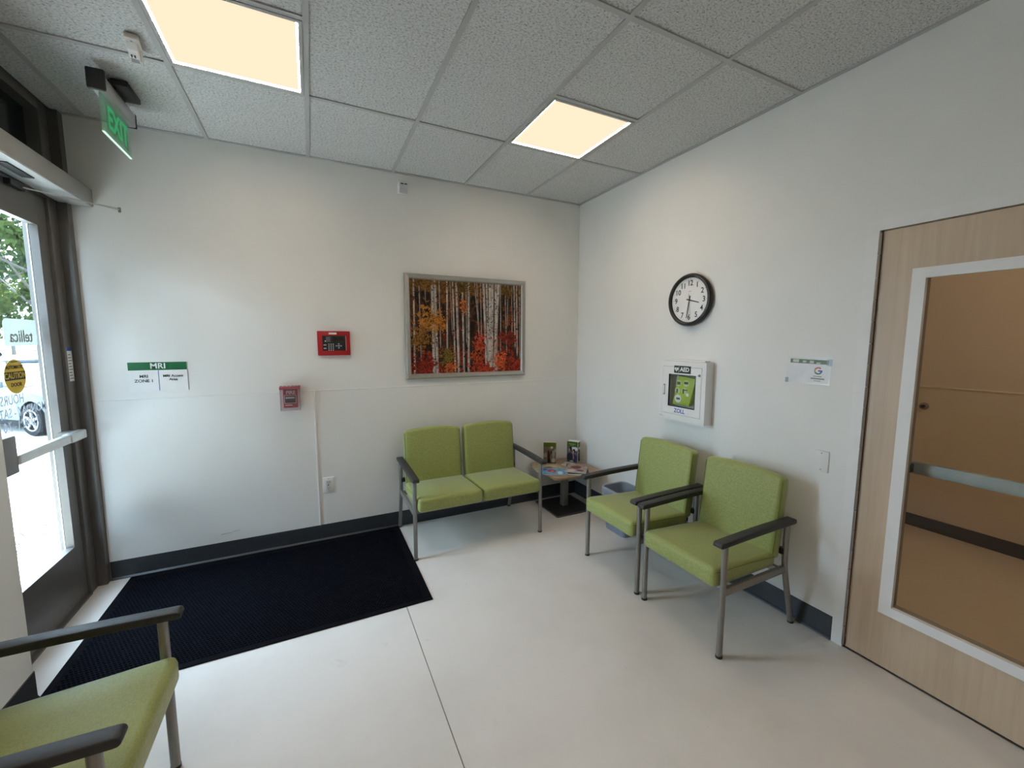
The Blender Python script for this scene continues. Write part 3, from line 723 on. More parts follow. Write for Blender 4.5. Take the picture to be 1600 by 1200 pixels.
# ------------------------------------------------------------------ back wall fittings
pic = empty('framed_picture', (-1.190, 0, 1.7265)); tag(pic, 'silver-framed autumn forest picture with white birch trunks on the back wall', 'picture')
PW, PH, fwid = .566, .443, .043
bm = NB()
prof = [(0, 0), (0, -.030), (.010, -.036), (.034, -.030), (fwid, -.020), (fwid, 0)]
def frame_loop(bm, hw, hh, prof):
    cs = [(-1, -1), (1, -1), (1, 1), (-1, 1)]; rings = []
    for sx, sz in cs: rings.append([bm.verts.new((sx*(hw-p), y, sz*(hh-p))) for p, y in prof])
    for i in range(4):
        A, B = rings[i], rings[(i+1) % 4]
        for k in range(len(prof)): bm.faces.new((A[k], B[k], B[(k+1) % len(prof)], A[(k+1) % len(prof)]))
    bmesh.ops.recalc_face_normals(bm, faces=bm.faces[:])
frame_loop(bm, PW, PH, prof); obj('frame', bm, SILVER, pic)
def forest(nx=300, ny=230):
    Y, X = np.mgrid[0:ny, 0:nx]; u = (X+.5)/nx; v = (Y+.5)/ny
    n1 = vnoise(nx, ny, 7, 5, 21, 5); n2 = vnoise(nx, ny, 40, 30, 22, 3); n3 = vnoise(nx, ny, 60, 5, 23, 2); fine = vnoise(nx, ny, 110, 90, 24, 1)
    im = np.zeros((ny, nx, 3)) + np.array((.020, .012, .008)); im += n3[..., None]*np.array((.05, .022, .012))*(n3 > .5)[..., None]
    def mixin(mask, col):
        im[:] = im*(1-mask[..., None]) + np.array(col)*mask[..., None]*(.35+1.3*fine)[..., None]
    cl = lambda a, lo, hi: np.clip((a-lo)/(hi-lo), 0, 1)
    mixin(cl(n1*.6+n2*.5 - .10*np.abs(v-.3), .52, .64)*.85, (.20, .062, .012))
    mixin(cl(n2*.7+n1*.5 + .55*(v-.62), .62, .74)*.9, (.26, .028, .008))
    mixin(cl(n2 + .8*np.exp(-((v-.04)/.14)**2), .85, 1.05)*.8, (.17, .08, .012))
    TR = [(212,207,15),(258,265,10),(308,318,9),(372,378,26),(398,408,22),(434,440,10),(505,497,15),(532,560,8),(556,572,14),(590,606,20),(645,655,16),(680,684,10),(706,700,20),(762,835,9),(785,812,10),(820,832,9),(850,880,24),(880,900,16),(915,915,32),(942,932,20),(975,972,30),(1002,955,24),(1020,1022,10),(1066,1090,10),(1096,1092,8),(1135,1145,7),(1160,1180,12),(1187,1198,12),(1217,1226,10)]
    ends = {2: .25, 5: .75, 7: .6, 13: .8, 14: .6, 15: .75, 22: .8, 23: .8, 24: .5, 25: .6, 26: .75, 27: .85, 1: .9, 11: .7}
    bark = vnoise(nx, ny, 120, 75, 30, 1)
    for i, (a, b_, w) in enumerate(TR):
        c = ((a-175)+(b_-a)*v)/1060; hw = w/1060/2*(.92+.16*v); d = (u-c)/hw
        m = np.clip((1.15-np.abs(d))/.3, 0, 1)
        if i in ends: m = m*np.clip((ends[i]-v)/.06, 0, 1)
        sh = .62 + .38*np.clip(.9-.55*(d+.3), 0, 1); k = .72 if w < 12 else 1.
        col = np.array((.44, .40, .365))*k*(.55+.8*vnoise(nx, ny, 26, 14, 40+i, 2))[..., None]
        mark = (bark > .80)*.8
        im[:] = im*(1-m[..., None]) + (col*sh[..., None]*(1-mark)[..., None])*m[..., None]
    def foliage(cx, cy, rx, ry, col, thr=.42):
        d = np.sqrt(((u-cx)/rx)**2+((v-cy)/ry)**2); q = cl((1-d)*.9 + (n2-.5)*1.3 + (fine-.5)*.8, .18, .36)
        im[:] = im*(1-q[..., None]) + np.array(col)*q[..., None]*(.3+1.4*fine)[..., None]
    foliage(.14, .44, .13, .20, (.34, .14, .02)); foliage(.22, .42, .09, .12, (.36, .14, .018)); foliage(.08, .62, .12, .14, (.22, .10, .02)); foliage(.27, .46, .05, .08, (.36, .12, .015))
    foliage(.30, .83, .07, .16, (.16, .11, .02)); foliage(.11, .90, .12, .10, (.24, .022, .012)); foliage(.33, .97, .09, .08, (.40, .08, .012))
    foliage(.60, .68, .06, .16, (.40, .045, .018)); foliage(.57, .85, .08, .14, (.34, .05, .012)); foliage(.63, .95, .12, .09, (.34, .035, .01)); foliage(.80, .88, .085, .13, (.52, .085, .02))
    foliage(.90, .90, .07, .10, (.28, .03, .01)); foliage(.97, .93, .05, .10, (.34, .03, .014)); foliage(.86, .60, .10, .10, (.22, .022, .01)); foliage(.45, .26, .035, .10, (.40, .11, .018)); foliage(.70, .97, .08, .06, (.36, .035, .01)); foliage(.45, .05, .10, .07, (.10, .06, .012)); foliage(.85, .10, .06, .09, (.12, .065, .012)); foliage(.12, .05, .12, .07, (.17, .075, .015))
    lum = im.mean(-1, keepdims=True); im = np.clip(lum + (im-lum)*.96, 0, 1)
    return im*(.72+.36*np.clip(lum/.4, 0, 1))
raster('print', 2*(PW-fwid)+.004, 2*(PH-fwid)+.004, forest(), pic, frame_m((0, -.016, 0), (1, 0, 0), (0, 0, 1)), PRINTG)
b1('backing', (-PW+.01, -.014, -PH+.01), (PW-.01, 0, PH-.01), BLACK, pic)

sg = empty('mri_sign', (-3.408, 0, 1.366)); tag(sg, 'white and green MRI ZONE 1 sign on the back wall by the entrance', 'sign')
b1('plate', (-.156, -.004, -.096), (.156, 0, .098), PAPER, sg); b1('green_header', (-.156, -.0052, .045), (.156, -.004, .098), GREENS, sg)
b1('divider', (-.0015, -.0050, -.094), (.0015, -.004, .043), BLUEI, sg); b1('edge', (.156, -.004, -.096), (.159, 0, .045), GREYP, sg)
text('mri_heading', 'MRI', .052, PAPER, sg, frame_m((0, -.0060, .071), (1, 0, 0), (0, 0, 1)), bold=.0008)
for s, x, z, sz, xs in (('MRI', -.078, .003, .027, 1.05), ('ZONE 1', -.078, -.027, .027, 1.05), ('MRI Access', .078, .004, .0235, 1.), ('Area', .078, -.020, .0235, 1.)):
    text('lettering', s, sz, INK, sg, frame_m((x, -.0050, z), (1, 0, 0), (0, 0, 1)), bold=.0004, xs=xs)

kp = empty('alarm_keypad', (-2.311, 0, 1.588)); tag(kp, 'red framed fire alarm keypad with black buttons on the back wall', 'alarm keypad')
b1('housing', (-.118, -.028, -.094), (.118, 0, .096), REDP, kp, .006); b1('keypad_face', (-.083, -.0298, -.056), (.083, -.028, .060), BLACK, kp)
b1('hinge_line', (.084, -.0298, -.056), (.089, -.028, .060), M('pink_plastic', (.62, .25, .27), .3), kp)
b1('brand_plate', (-.036, -.0292, .070), (.020, -.028, .084), WHITEP, kp); b1('display', (-.006, -.0303, .020), (.070, -.0298, .050), M('lcd_dark', (.03, .028, .026), .2), kp)
LIT = M('button_grey', (.45, .45, .45), .5)
for r in range(4):
    for c in range(3): b1('button', (-.038+c*.0155-.004, -.0312, -.006-r*.0148-.004), (-.038+c*.0155+.004, -.0298, -.006-r*.0148+.004), LIT, kp)
for x, z, w in ((.033, -.004, .005), (.033, -.034, .005), (.016, -.019, .005), (.050, -.019, .005), (.033, -.019, .007), (-.066, -.012, .010), (-.066, -.038, .010)): b1('button', (x-w, -.0312, z-.004), (x+w, -.0298, z+.004), LIT, kp)
for k in range(5): b1('text_line', (-.058, -.0302, .014+k*.0085), (-.022-.006*(k % 2), -.0298, .0165+k*.0085), GREYP, kp)
b1('indicator', (-.066, -.0304, .014), (-.058, -.0298, .022), WHITEP, kp)

fp = empty('fire_pull_station', (-2.632, 0, 1.178)); tag(fp, 'red FIRE pull station under a clear cover on the back wall', 'fire alarm')
b1('body', (-.046, -.044, -.074), (.050, 0, .062), REDP, fp, .004); b1('handle', (-.036, -.055, -.034), (.036, -.044, .018), BLACK, fp, .003)
b1('handle_plate', (-.030, -.0562, -.002), (.030, -.055, .010), LIT, fp)
bm = NB()
for lo, hi in (((-.040, -.0456, -.040), (.040, -.044, -.036)), ((-.040, -.0456, .020), (.040, -.044, .023)), ((-.040, -.0456, -.036), (-.037, -.044, .020)), ((.037, -.0456, -.036), (.040, -.044, .020))): box(bm, lo, hi)
obj('handle_outline', bm, WHITEP, fp)
text('fire_lettering', 'FIRE', .036, WHITEP, fp, frame_m((.004, -.0448, .042), (1, 0, 0), (0, 0, 1)), bold=.0009, xs=.95)
b1('text_line', (-.036, -.0448, -.056), (.012, -.044, -.051), WHITEP, fp)
bm = NB()
for lo, hi in (((-.066, -.082, -.090), (.068, -.079, .078)), ((-.066, -.079, -.090), (-.063, 0, .078)), ((.065, -.079, -.090), (.068, 0, .078))): box(bm, lo, hi)
obj('clear_cover', bm, CLEARP, fp)
b1('cover_hood', (-.068, -.084, .070), (.070, 0, .092), M('hood_pink', (.30, .07, .085), .25), fp, .004)
bm = NB()
for x in (-.045, -.020, .005, .030, .050): box(bm, (x-.006, -.07, .092), (x+.006, -.02, .0945))
obj('hood_vent', bm, GREYP, fp); b1('cover_tab', (-.036, -.078, -.100), (.040, -.06, -.090), WHITEP, fp, .002, 1)

ot = empty('wall_outlet', (-2.396, 0, .452)); tag(ot, 'white double power outlet low on the back wall', 'outlet')
b1('cover_plate', (-.041, -.007, -.064), (.041, 0, .064), WHITEP, ot, .003); b1('receptacle', (-.020, -.0095, -.040), (.020, -.007, .040), M('outlet_face', (.66, .66, .67), .35), ot)
for z in (.021, -.021):
    for x, w, h in ((-.007, .0016, .006), (.007, .0016, .005)): b1('slot', (x-w, -.0100, z-h+.003), (x+w, -.0095, z+h+.003), SLOT, ot)
    b1('slot', (-.003, -.0100, z-.013), (.003, -.0095, z-.008), SLOT, ot)
for z in (-.050, .050): b1('screw', (-.003, -.0078, z-.003), (.003, -.007, z+.003), GREYP, ot)
b1('test_button', (-.008, -.0105, -.004), (.002, -.0095, .004), SLOT, ot)

ms = empty('motion_sensor', (-1.752, 0, 2.850)); tag(ms, 'small white motion sensor high on the back wall', 'motion sensor')
b1('bracket', (-.034, -.020, -.055), (.030, 0, .055), WHITEP, ms, .004)
bm = NB(); prism(bm, [(-.026, -.048), (.034, -.054), (.034, .018), (-.026, .018)], 1, -.058, -.02); obj('lens_housing', bm, M('sensor_lens', (.55, .56, .58), .3), ms)
b1('lens_slit', (-.020, -.0595, .008), (.030, -.058, .016), BLACK, ms); b1('cap', (-.030, -.05, .018), (.034, -.02, .030), WHITEP, ms, .003, 1); b1('indicator', (.001, -.0602, .009), (.009, -.0595, .015), WHITEP, ms)

# ------------------------------------------------------------------ right wall fittings
ck = empty('wall_clock', (0, -1.408, 1.904)); tag(ck, 'round black-rimmed wall clock with a white dial on the right wall', 'clock')
CF = frame_m((0, 0, 0), (0, -1, 0), (0, 0, 1))
bm = NB(); lathe(bm, [(0, 0), (.176, 0), (.184, .012), (.186, .030), (.178, .042), (.168, .045), (.160, .040), (.156, .026)], 64, CF); obj('rim', bm, BLACK, ck, True)
bm = NB(); lathe(bm, [(0, .024), (.158, .024), (.158, .020), (0, .020)], 64, CF); obj('dial', bm, PAPER, ck)
bm = NB()
for k in range(60):
    t_ = NB(); L = .012 if k % 5 == 0 else .008; w_ = .0014 if k % 5 == 0 else .0007
    box(t_, (-w_, .150-L, .024), (w_, .150, .0246)); merge(bm, t_, CF @ Matrix.Rotation(-k*PI/30, 4, 'Z'))
obj('minute_track', bm, INKG, ck)
for h in range(1, 13):
    a = h*PI/6; text('numeral', str(h), .053, INK, ck, CF @ Matrix.Translation((.120*math.sin(a), .120*math.cos(a)-.002, .0246)), xs=.92, bold=.0007)
b1('maker_mark', (-.0252, -.010, .060), (-.0246, .012, .063), INKG, ck)
def hand(nm, ang, L, tail, w0, w1, mat, h):
    t_ = NB(); prism(t_, [(-w0, -tail), (w0, -tail), (w1, L), (-w1, L)], 2, h, h+.001)
    bm = NB(); merge(bm, t_, CF @ Matrix.Rotation(-math.radians(ang), 4, 'Z')); obj(nm, bm, mat, ck)
hand('hour_hand', 105.5, .085, .026, .0042, .0030, INK, .0265); hand('minute_hand', 189, .128, .030, .0038, .0022, INK, .0285); hand('second_hand', 172, .118, .045, .0010, .0008, INKG, .0300)
bm = NB(); lathe(bm, [(0, .032), (.005, .032), (.005, .0246), (0, .0246)], 16, CF); obj('centre_pin', bm, INK, ck)

CABD = .072
ac = empty('defibrillator_cabinet', (0, -1.415, 1.248)); tag(ac, 'white AED wall cabinet with a square window below the clock', 'cabinet')
hw, hh = .203, .217
bm = NB()
for lo, hi in (((-CABD, -hw, -hh), (0, hw, -hh+.012)), ((-CABD, -hw, hh-.012), (0, hw, hh)), ((-CABD, -hw, -hh+.012), (0, -hw+.012, hh-.012)), ((-CABD, hw-.012, -hh+.012), (0, hw, hh-.012)), ((-.012, -hw+.012, -hh+.012), (-.004, hw-.012, hh-.012))): box(bm, lo, hi)
obj('body', bm, TRIMW, ac)
def ring_yz(bm, oy0, oy1, oz0, oz1, iy0, iy1, iz0, iz1, x0, x1):
    for lo, hi in (((x0, oy0, oz0), (x1, iy0, oz1)), ((x0, iy1, oz0), (x1, oy1, oz1)), ((x0, iy0, oz0), (x1, iy1, iz0)), ((x0, iy0, iz1), (x1, iy1, oz1))): box(bm, lo, hi)
d0, d1, e0, e1 = -.168, .172, -.172, .176     # door extents (y, z) local
bm = NB(); ring_yz(bm, -hw, hw, -hh, hh, d0-.002, d1+.002, e0-.002, e1+.002, -CABD-.004, -CABD); obj('face_frame', bm, TRIMW, ac)
bm = NB(); box(bm, (-CABD-.001, d0-.002, e0-.002), (-CABD, d1+.002, e1+.002)); 
w0, w1, v0, v1 = -.123, .118, -.118, .122      # window
bm.free(); bm = NB(); ring_yz(bm, d0, d1, e0, e1, w0, w1, v0, v1, -CABD-.005, -CABD+.004); dr = obj('door', bm, TRIMW, ac)
bm = NB(); ring_yz(bm, d0-.002, d1+.002, e0-.002, e1+.002, d0+.004, d1-.004, e0+.004, e1-.004, -CABD+.004, -CABD+.008); obj('door_gap', bm, SLOT, ac)
bm = NB(); ring_yz(bm, w0-.001, w1+.001, v0-.001, v1+.001, w0+.006, w1-.006, v0+.006, v1-.006, -CABD-.0045, -CABD+.004); obj('window_gasket', bm, STORED, dr)
b1('pane', (-CABD-.002, w0+.005, v0+.005), (-CABD+.001, w1-.005, v1-.005), CLEAR, dr)
AX = -CABD-.0056
b1('aed_plate', (AX, -.078, .132), (-CABD-.005, .070, .186), M('aed_green', (.008, .035, .022), .5), dr)
text('aed_lettering', 'AED', .042, PAPER, dr, frame_m((AX-.0006, -.025, .159), (0, -1, 0), (0, 0, 1)), bold=.0012)
b1('plate_divider', (AX-.0004, .0255, .136), (AX, .0275, .182), PAPER, dr)
bm = NB(); hp = []
for k in range(40):
    a = 2*PI*k/40; hp.append((-.00112*16*math.sin(a)**3, .0011*(13*math.cos(a)-5*math.cos(2*a)-2*math.cos(3*a)-math.cos(4*a))))
prism(bm, [(.048-x, .160+z) for x, z in hp], 0, AX-.0006, AX); obj('heart', bm, PAPER, dr)
bm = NB(); prism(bm, [(.050, .172), (.045, .160), (.049, .160), (.046, .147), (.053, .163), (.049, .163)], 0, AX-.0012, AX-.0006); obj('heart_bolt', bm, M('aed_green', (0, 0, 0)), dr)
text('zoll_lettering', 'ZOLL', .043, M('zoll_blue', (.02, .08, .42), .5), dr, frame_m((AX, .008, -.146), (0, -1, 0), (0, 0, 1)), bold=.0007, xs=.92)
hd = b1('handle', (AX-.004, .148, -.038), (-CABD-.004, .165, .042), GREYP, dr, .002, 1); b1('handle_recess', (AX-.0045, .152, -.028), (AX-.004, .161, .032), WHITEP, hd)
bm = NB(); lathe(bm, [(0, .008), (.007, .008), (.009, 0), (0, 0)], 16, frame_m((-CABD-.005, -.152, .126), (0, -1, 0), (0, 0, 1))); obj('lock', bm, FRAMEM, dr, True)
for k in range(2): b1('fine_print', (-CABD-.0044, .17-.012*k, -.196-.006*k), (-CABD-.004, .196, -.1945-.006*k), M('fine_red', (.35, .08, .08), .6), ac)
b1('wall_bracket', (-.05, -.17, hh), (0, .17, hh+.012), TRIMW, ac, .003, 1)
df = empty('defibrillator', (-.018, -1.415, 1.142)); tag(df, 'lime green defibrillator kit behind the cabinet window', 'defibrillator')
LIME = M('lime_plastic', (.42, .52, .06), .45, vary=.05)
bm = NB(); prism(bm, [(-.052, .002), (.096, .002), (.053, .218), (-.105, .205)], 0, -.034, -.006)
bmesh.ops.bevel(bm, geom=bm.edges[:], offset=.004, segments=2, profile=.5, affect='EDGES'); obj('case', bm, LIME, df, True)
DX = -.0346
def disc(nm, y, z, r, mat, x=DX, par=df):
    bm = NB(); lathe(bm, [(0, .0008), (r, .0008), (r, 0), (0, 0)], 24, frame_m((x, y, z), (0, -1, 0), (0, 0, 1))); return obj(nm, bm, mat, par)
disc('round_label', .046, .048, .030, PAPER)
for y, z in ((.044, .162), (-.022, .166), (.054, .106), (-.006, .108)): disc('instruction_icon', y, z, .024, M('pale_lime', (.56, .62, .28), .5))
for y, z, a, b_ in ((.044, .162, .015, .011), (-.022, .168, .018, .009), (.056, .104, .007, .015), (.000, .106, .007, .018), (-.020, .116, .014, .004), (.044, .048, .017, .007)):
    b1('icon_figure', (DX-.0014, y-a, z-b_), (DX-.0008, y+a, z+b_), M('icon_grey', (.10, .12, .08), .6), df)
disc('small_label', -.036, .084, .013, PAPER)

nt_ = empty('wall_notice', (0, -2.209, 1.450)); tag(nt_, 'small laminated notice with a green strip and round letter logo, taped beside the wooden door', 'notice')
FN = frame_m((0, 0, 0), (0, -1, 0), (0, 0, 1)) @ Matrix.Rotation(math.radians(-1.2), 4, 'Z')
def np_(nm, x0, x1, z0, z1, h0, h1, mat):
    bm = NB(); t_ = NB(); box(t_, (x0, z0, h0), (x1, z1, h1)); merge(bm, t_, FN); return obj(nm, bm, mat, nt_)
LAM = M('laminate_sheet', (.72, .74, .75), .12, vary=.03, bstr=.6, bscale=30, bdist=.004)
np_('laminate', -.112, .112, -.072, .072, 0, .0012, LAM); np_('sheet', -.100, .102, -.062, .066, .0012, .0016, M('notice_paper', (.70, .71, .74), .3))
np_('green_strip', -.096, .100, .040, .063, .0016, .0020, M('notice_green', (.09, .14, .07), .35))
for x0, x1, a, b_ in ((-.082, -.050, .044, .060), (-.030, -.012, .045, .055), (.006, .026, .043, .057), (.040, .060, .042, .049)): np_('strip_figure', x0, x1, a, b_, .0020, .0023, M('pale_figure', (.55, .58, .50), .5))
np_('tape', .090, .116, .034, .070, .0023, .0026, LINER); np_('tape', -.116, -.098, -.074, -.046, .0016, .0020, LINER)
def arc(nm, a0, a1, mat):
    bm = NB(); t_ = NB(); pts = []
    for r in (.0205, .0130):
        rng_ = [a0+(a1-a0)*k/10 for k in range(11)]; pts += [(.052+r*math.cos(a), .004+r*math.sin(a)) for a in (rng_ if r > .02 else rng_[::-1])]
    prism(t_, pts, 2, .0016, .0021); merge(bm, t_, FN); obj(nm, bm, mat, nt_)
arc('logo_arc', math.radians(45), math.radians(155), M('logo_red', (.50, .12, .10), .5)); arc('logo_arc', math.radians(155), math.radians(210), M('logo_yellow', (.45, .33, .14), .5))
arc('logo_arc', math.radians(210), math.radians(312), M('logo_green', (.04, .16, .12), .5)); arc('logo_arc', math.radians(312), math.radians(360), M('logo_blue', (.03, .08, .26), .5))
np_('logo_bar', .052, .0725, .0, .0075, .0016, .0022, M('logo_blue', (0, 0, 0)))
np_('text_line', .030, .072, -.029, -.025, .0016, .0020, INKG); np_('text_line', .018, .086, -.043, -.036, .0016, .0020, INKG); np_('text_line', .036, .068, -.053, -.050, .0016, .0020, INKG)

bp_ = empty('blank_wall_plate', (0, -2.313, .964)); tag(bp_, 'blank white cover plate on the right wall beside the wooden door', 'wall plate')
b1('plate', (-.006, -.036, -.058), (0, .036, .058), WHITEP, bp_, .003)
for z in (-.045, .045): b1('screw', (-.0068, -.003, z-.003), (-.006, .003, z+.003), GREYP, bp_)

# ------------------------------------------------------------------ ceiling fittings
ex = empty('exit_sign', (-3.358, -.505, H)); tag(ex, 'green EXIT sign hanging edge-on from the ceiling by the door', 'exit sign')
b1('canopy', (.012, -.085, -.030), (.085, .105, .0), BLACK, ex, .006); b1('stem', (-.02, -.06, -.05), (.03, .06, -.0), BLACK, ex)
b1('housing', (-.028, -.200, -.120), (.028, .208, -.045), M('housing_grey', (.42, .42, .42), .4, metal=.4), ex, .008); b1('end_cap', (-.036, -.222, -.128), (.036, -.200, -.030), BLACK, ex, .008)
b1('end_cap', (-.030, .208, -.122), (.030, .213, -.043), BLACK, ex, .003, 1)
ap = b1('acrylic_pane', (-.004, -.180, -.302), (.004, .175, -.120), GLASS('edge_lit_acrylic', (.80, .93, .86), 1.45, .02, (.35, .75, .5), .22), ex)
b1('lit_edge', (-.005, -.180, -.306), (.005, .175, -.302), EM('acrylic_edge', (.75, 1., .86), .9), ap)
b1('lit_field', (-.0015, -.120, -.278), (.0015, .135, -.138), GLASS('lit_green_field', (.55, .85, .65), 1.3, .1, (.06, .45, .18), .45), ap)
text('exit_lettering', 'EXIT', .155, EM('exit_green', (.10, .62, .26), .42), ap, frame_m((.0050, .006, -.212), (0, 1, 0), (0, 0, 1)), bold=.004, xs=.80, thick=.0005)

sn = empty('ceiling_door_sensor', (-3.135, -.975, H)); tag(sn, 'white wedge-shaped sensor on the ceiling beside the left light panel', 'sensor')
sn.rotation_euler = (0, 0, math.radians(8)); sn.scale = (.8, .74, .74)
b1('base', (-.030, -.085, -.030), (.034, .03, 0), M('sensor_cream', (.62, .60, .56), .45), sn, .004)
bm = NB(); prism(bm, [(-.05, -.028), (.075, -.028), (.105, -.062), (.03, -.080), (-.02, -.060)], 0, -.026, .018); obj('head', bm, WHITEP, sn)
bm = NB(); prism(bm, [(-.05, 0), (.10, 0), (.135, -.075), (.07, -.050)], 0, .020, .026); obj('side_flap', bm, M('sensor_cream', (0, 0, 0)), sn)
b1('lens', (-.022, .05, -.076), (.014, .094, -.068), M('lens_grey', (.25, .26, .27), .2), sn); 
for k in range(2): b1('slot', (-.016+k*.014, .012, -.081), (-.010+k*.014, .030, -.072), SLOT, sn)
sn; b1('screw', (-.006, -.06, -.032), (.004, -.05, -.030), GREYP, sn)

# ------------------------------------------------------------------ outdoors
GZ = -.30
bm = NB(); box(bm, (-90, -60, GZ-.3), (-5.5, 120, GZ)); struct('ground', bm, M('pale_asphalt', (.40, .40, .39), .85, vary=.08, scale=1.5), 'sunlit parking lot outside the entrance')
bm = NB(); box(bm, (-5.5, -40, GZ-.3), (-3.925, 60, -.02)); sw = struct('ground_sidewalk', bm, M('concrete_walk', (.62, .61, .58), .85, vary=.05, scale=2), 'sunlit concrete walk outside the entrance')
for k in range(-6, 12): b1('joint', (-5.49, k*1.5-.004, -.0205), (-3.93, k*1.5+.004, -.0195), M('walk_joint', (.28, .28, .27), .9), sw)
bm = NB(); box(bm, (-3.95, .15, -.02), (.12, 45, 4.6)); box(bm, (-3.95, -40, -.02), (.12, YR-.15, 4.6)); box(bm, (-3.95, YR-.15, H+.27), (2.42, .15, 4.6)); struct('wall_facade', bm, M('facade_stucco', (.50, .47, .42), .9, vary=.05))

TYRE = M('tyre', (.006, .006, .007), .9, spec=.1); CARG = M('car_glass', (.02, .032, .032), .3, vary=.1, spec=.2); RIM = M('alloy', (.12, .125, .13), .5); UNDER = M('car_underbody', (.006, .006, .007), .9, spec=.1); LAMP = M('car_lamp', (.7, .72, .75), .1)
def car(loc, rz, paint, label, group):
    """heads along local +x, origin on the ground under its middle"""
    t = empty('parked_car', loc, rz); tag(t, label, 'car', group)
    L, Wd = 2.30, .90; wx = (-1.38, 1.42); R = .32
    def top(x): return float(np.interp(x, [-2.30, -2.27, -2.15, -1.9, .75, 1.3, 1.75, 2.05, 2.2, 2.30], [.60, .88, .97, 1.0, .99, .945, .88, .80, .73, .56]))
    def bot(x):
        z = .25 + .10*max(0, (abs(x)-2.1)/.2)
        for c in wx:
            if abs(x-c) < .385: z = max(z, R + math.sqrt(.385**2-(x-c)**2))
        return z
    def wid(x): return Wd*(1 - .16*max(0, (x-1.5)/.8)**2 - .10*max(0, (-x-1.6)/.7)**2)
    xs = sorted(set([-L+2*L*k/44 for k in range(45)] + [c+d for c in wx for d in (-.386, -.37, -.33, .33, .37, .386)]))
    bm = NB(); secs = []
    for x in xs:
        w, b_, t_ = wid(x), bot(x), top(x); b_ = min(b_, t_-.04); m = b_+(t_-b_)*.55
        half = [(w*.97, b_), (w, m), (w*.985, b_+(t_-b_)*.82), (w*.90, t_-.008), (w*.5, t_+.012), (0, t_+.018)]
        ring = [(-y, z) for y, z in half] + [(y, z) for y, z in half[-2::-1]]
        secs.append([bm.verts.new((x, y, z)) for y, z in ring])
    n = len(secs[0])
    for A, B in zip(secs, secs[1:]):
        for k in range(n-1): bm.faces.new((A[k], A[k+1], B[k+1], B[k]))
    bm.faces.new(secs[0]); bm.faces.new(secs[-1]); bmesh.ops.recalc_face_normals(bm, faces=bm.faces[:])
    obj('body', bm, paint, t, True, 35)
    gp = [(-1.95, 1.0), (-1.35, 1.42), (-.2, 1.47), (.25, 1.40), (1.05, .98)]
    bm = NB(); lo = [(x, z) for x, z in gp]
    A = [bm.verts.new((x, -(.84-.22*(z-1.0)/.47), z)) for x, z in gp]; B = [bm.verts.new((x, (.84-.22*(z-1.0)/.47), z)) for x, z in gp]
    for k in range(len(gp)): bm.faces.new((A[k], A[(k+1) % 5], B[(k+1) % 5], B[k]))
    bm.faces.new(A); bm.faces.new(B[::-1]); bmesh.ops.recalc_face_normals(bm, faces=bm.faces[:]); obj('greenhouse', bm, CARG, t)
    bm = NB(); box(bm, (-1.32, -.64, 1.425), (.18, .64, 1.475)); obj('roof', bm, paint, t)
    for s in (-1, 1):
        bm = NB()
        for x0, x1 in ((1.08, .22), (-.42, -.46), (-1.98, -1.36)): tube(bm, [(x0, s*.85, .99), (x1, s*.645, 1.43)], .035, 6)
        obj('pillar', bm, paint, t)
        b1('mirror', (.66, s*.88-.06, .96), (.82, s*.98+.02*s, 1.09), paint, t, .02)
        b1('headlamp', (L-.42, s*.74-.13, .66), (L-.06, s*.74+.13, .77), LAMP, t, .02); b1('tail_lamp', (-L-.005, s*.72-.15, .66), (-L+.1, s*.72+.15, .84), REDP, t, .02)
    b1('underbody', (-L+.25, -.66, .20), (L-.25, .66, .70), UNDER, t); b1('grille', (L-.05, -.5, .36), (L+.01, .5, .56), UNDER, t); b1('sill', (-.95, -.885, .20), (1.0, .885, .30), UNDER, t)
    for x in wx:
        for s in (-1, 1):
            fm = Matrix.Translation((x, s*.80, R)) @ Matrix.Rotation(s*-PI/2, 4, 'X')
            bm = NB(); lathe(bm, [(.21, -.09), (.30, -.10), (R, -.07), (R, .07), (.30, .10), (.215, .095), (.20, .05), (.20, -.05)], 28, fm); wh = obj('wheel', bm, TYRE, t, True, 40)
            bm = NB(); lathe(bm, [(.215, .095), (.20, .100), (.195, .06), (.05, .05), (.05, .085), (0, .09)], 28, fm)
            obj('rim_dish', bm, UNDER, wh, True)
            bm = NB(); lathe(bm, [(.222, .094), (.215, .104), (.195, .100), (.195, .09)], 28, fm); lathe(bm, [(0, .098), (.05, .096), (.055, .07)], 14, fm)
            for k in range(5):
                t_ = NB(); prism(t_, [(.03, -.028), (.205, -.020), (.205, .020), (.03, .028)], 2, .072, .097); merge(bm, t_, fm @ Matrix.Rotation(k*2*PI/5+.3, 4, 'Z'))
            obj('spokes', bm, RIM, wh)
    return t
CP = lambda n, c: M(n, c, .45, vary=.02, spec=.18)
G1, G2 = 'cars parked by the entrance', 'cars parked across the lot'
AP = math.radians(-41)
car((-8.00, 9.40, GZ), AP, CP('paint_pale_blue', (.050, .068, .080)), 'pale blue-silver car parked nearest the entrance, front wheel in view', G1)
car((-8.15, 13.2, GZ), AP, CP('paint_white', (.30, .31, .31)), 'white car parked just beyond the pale blue car', G1)
car((-8.15, 20.9, GZ), AP, CP('paint_graphite', (.10, .11, .13)), 'dark grey car parked further along the front row', G1)
car((-12.4, -3.2, GZ), AP, CP('paint_graphite', (0, 0, 0)), 'dark grey car added out of view to block low daylight at the entrance', G1)  # unseen car, added to cut low daylight entering the door
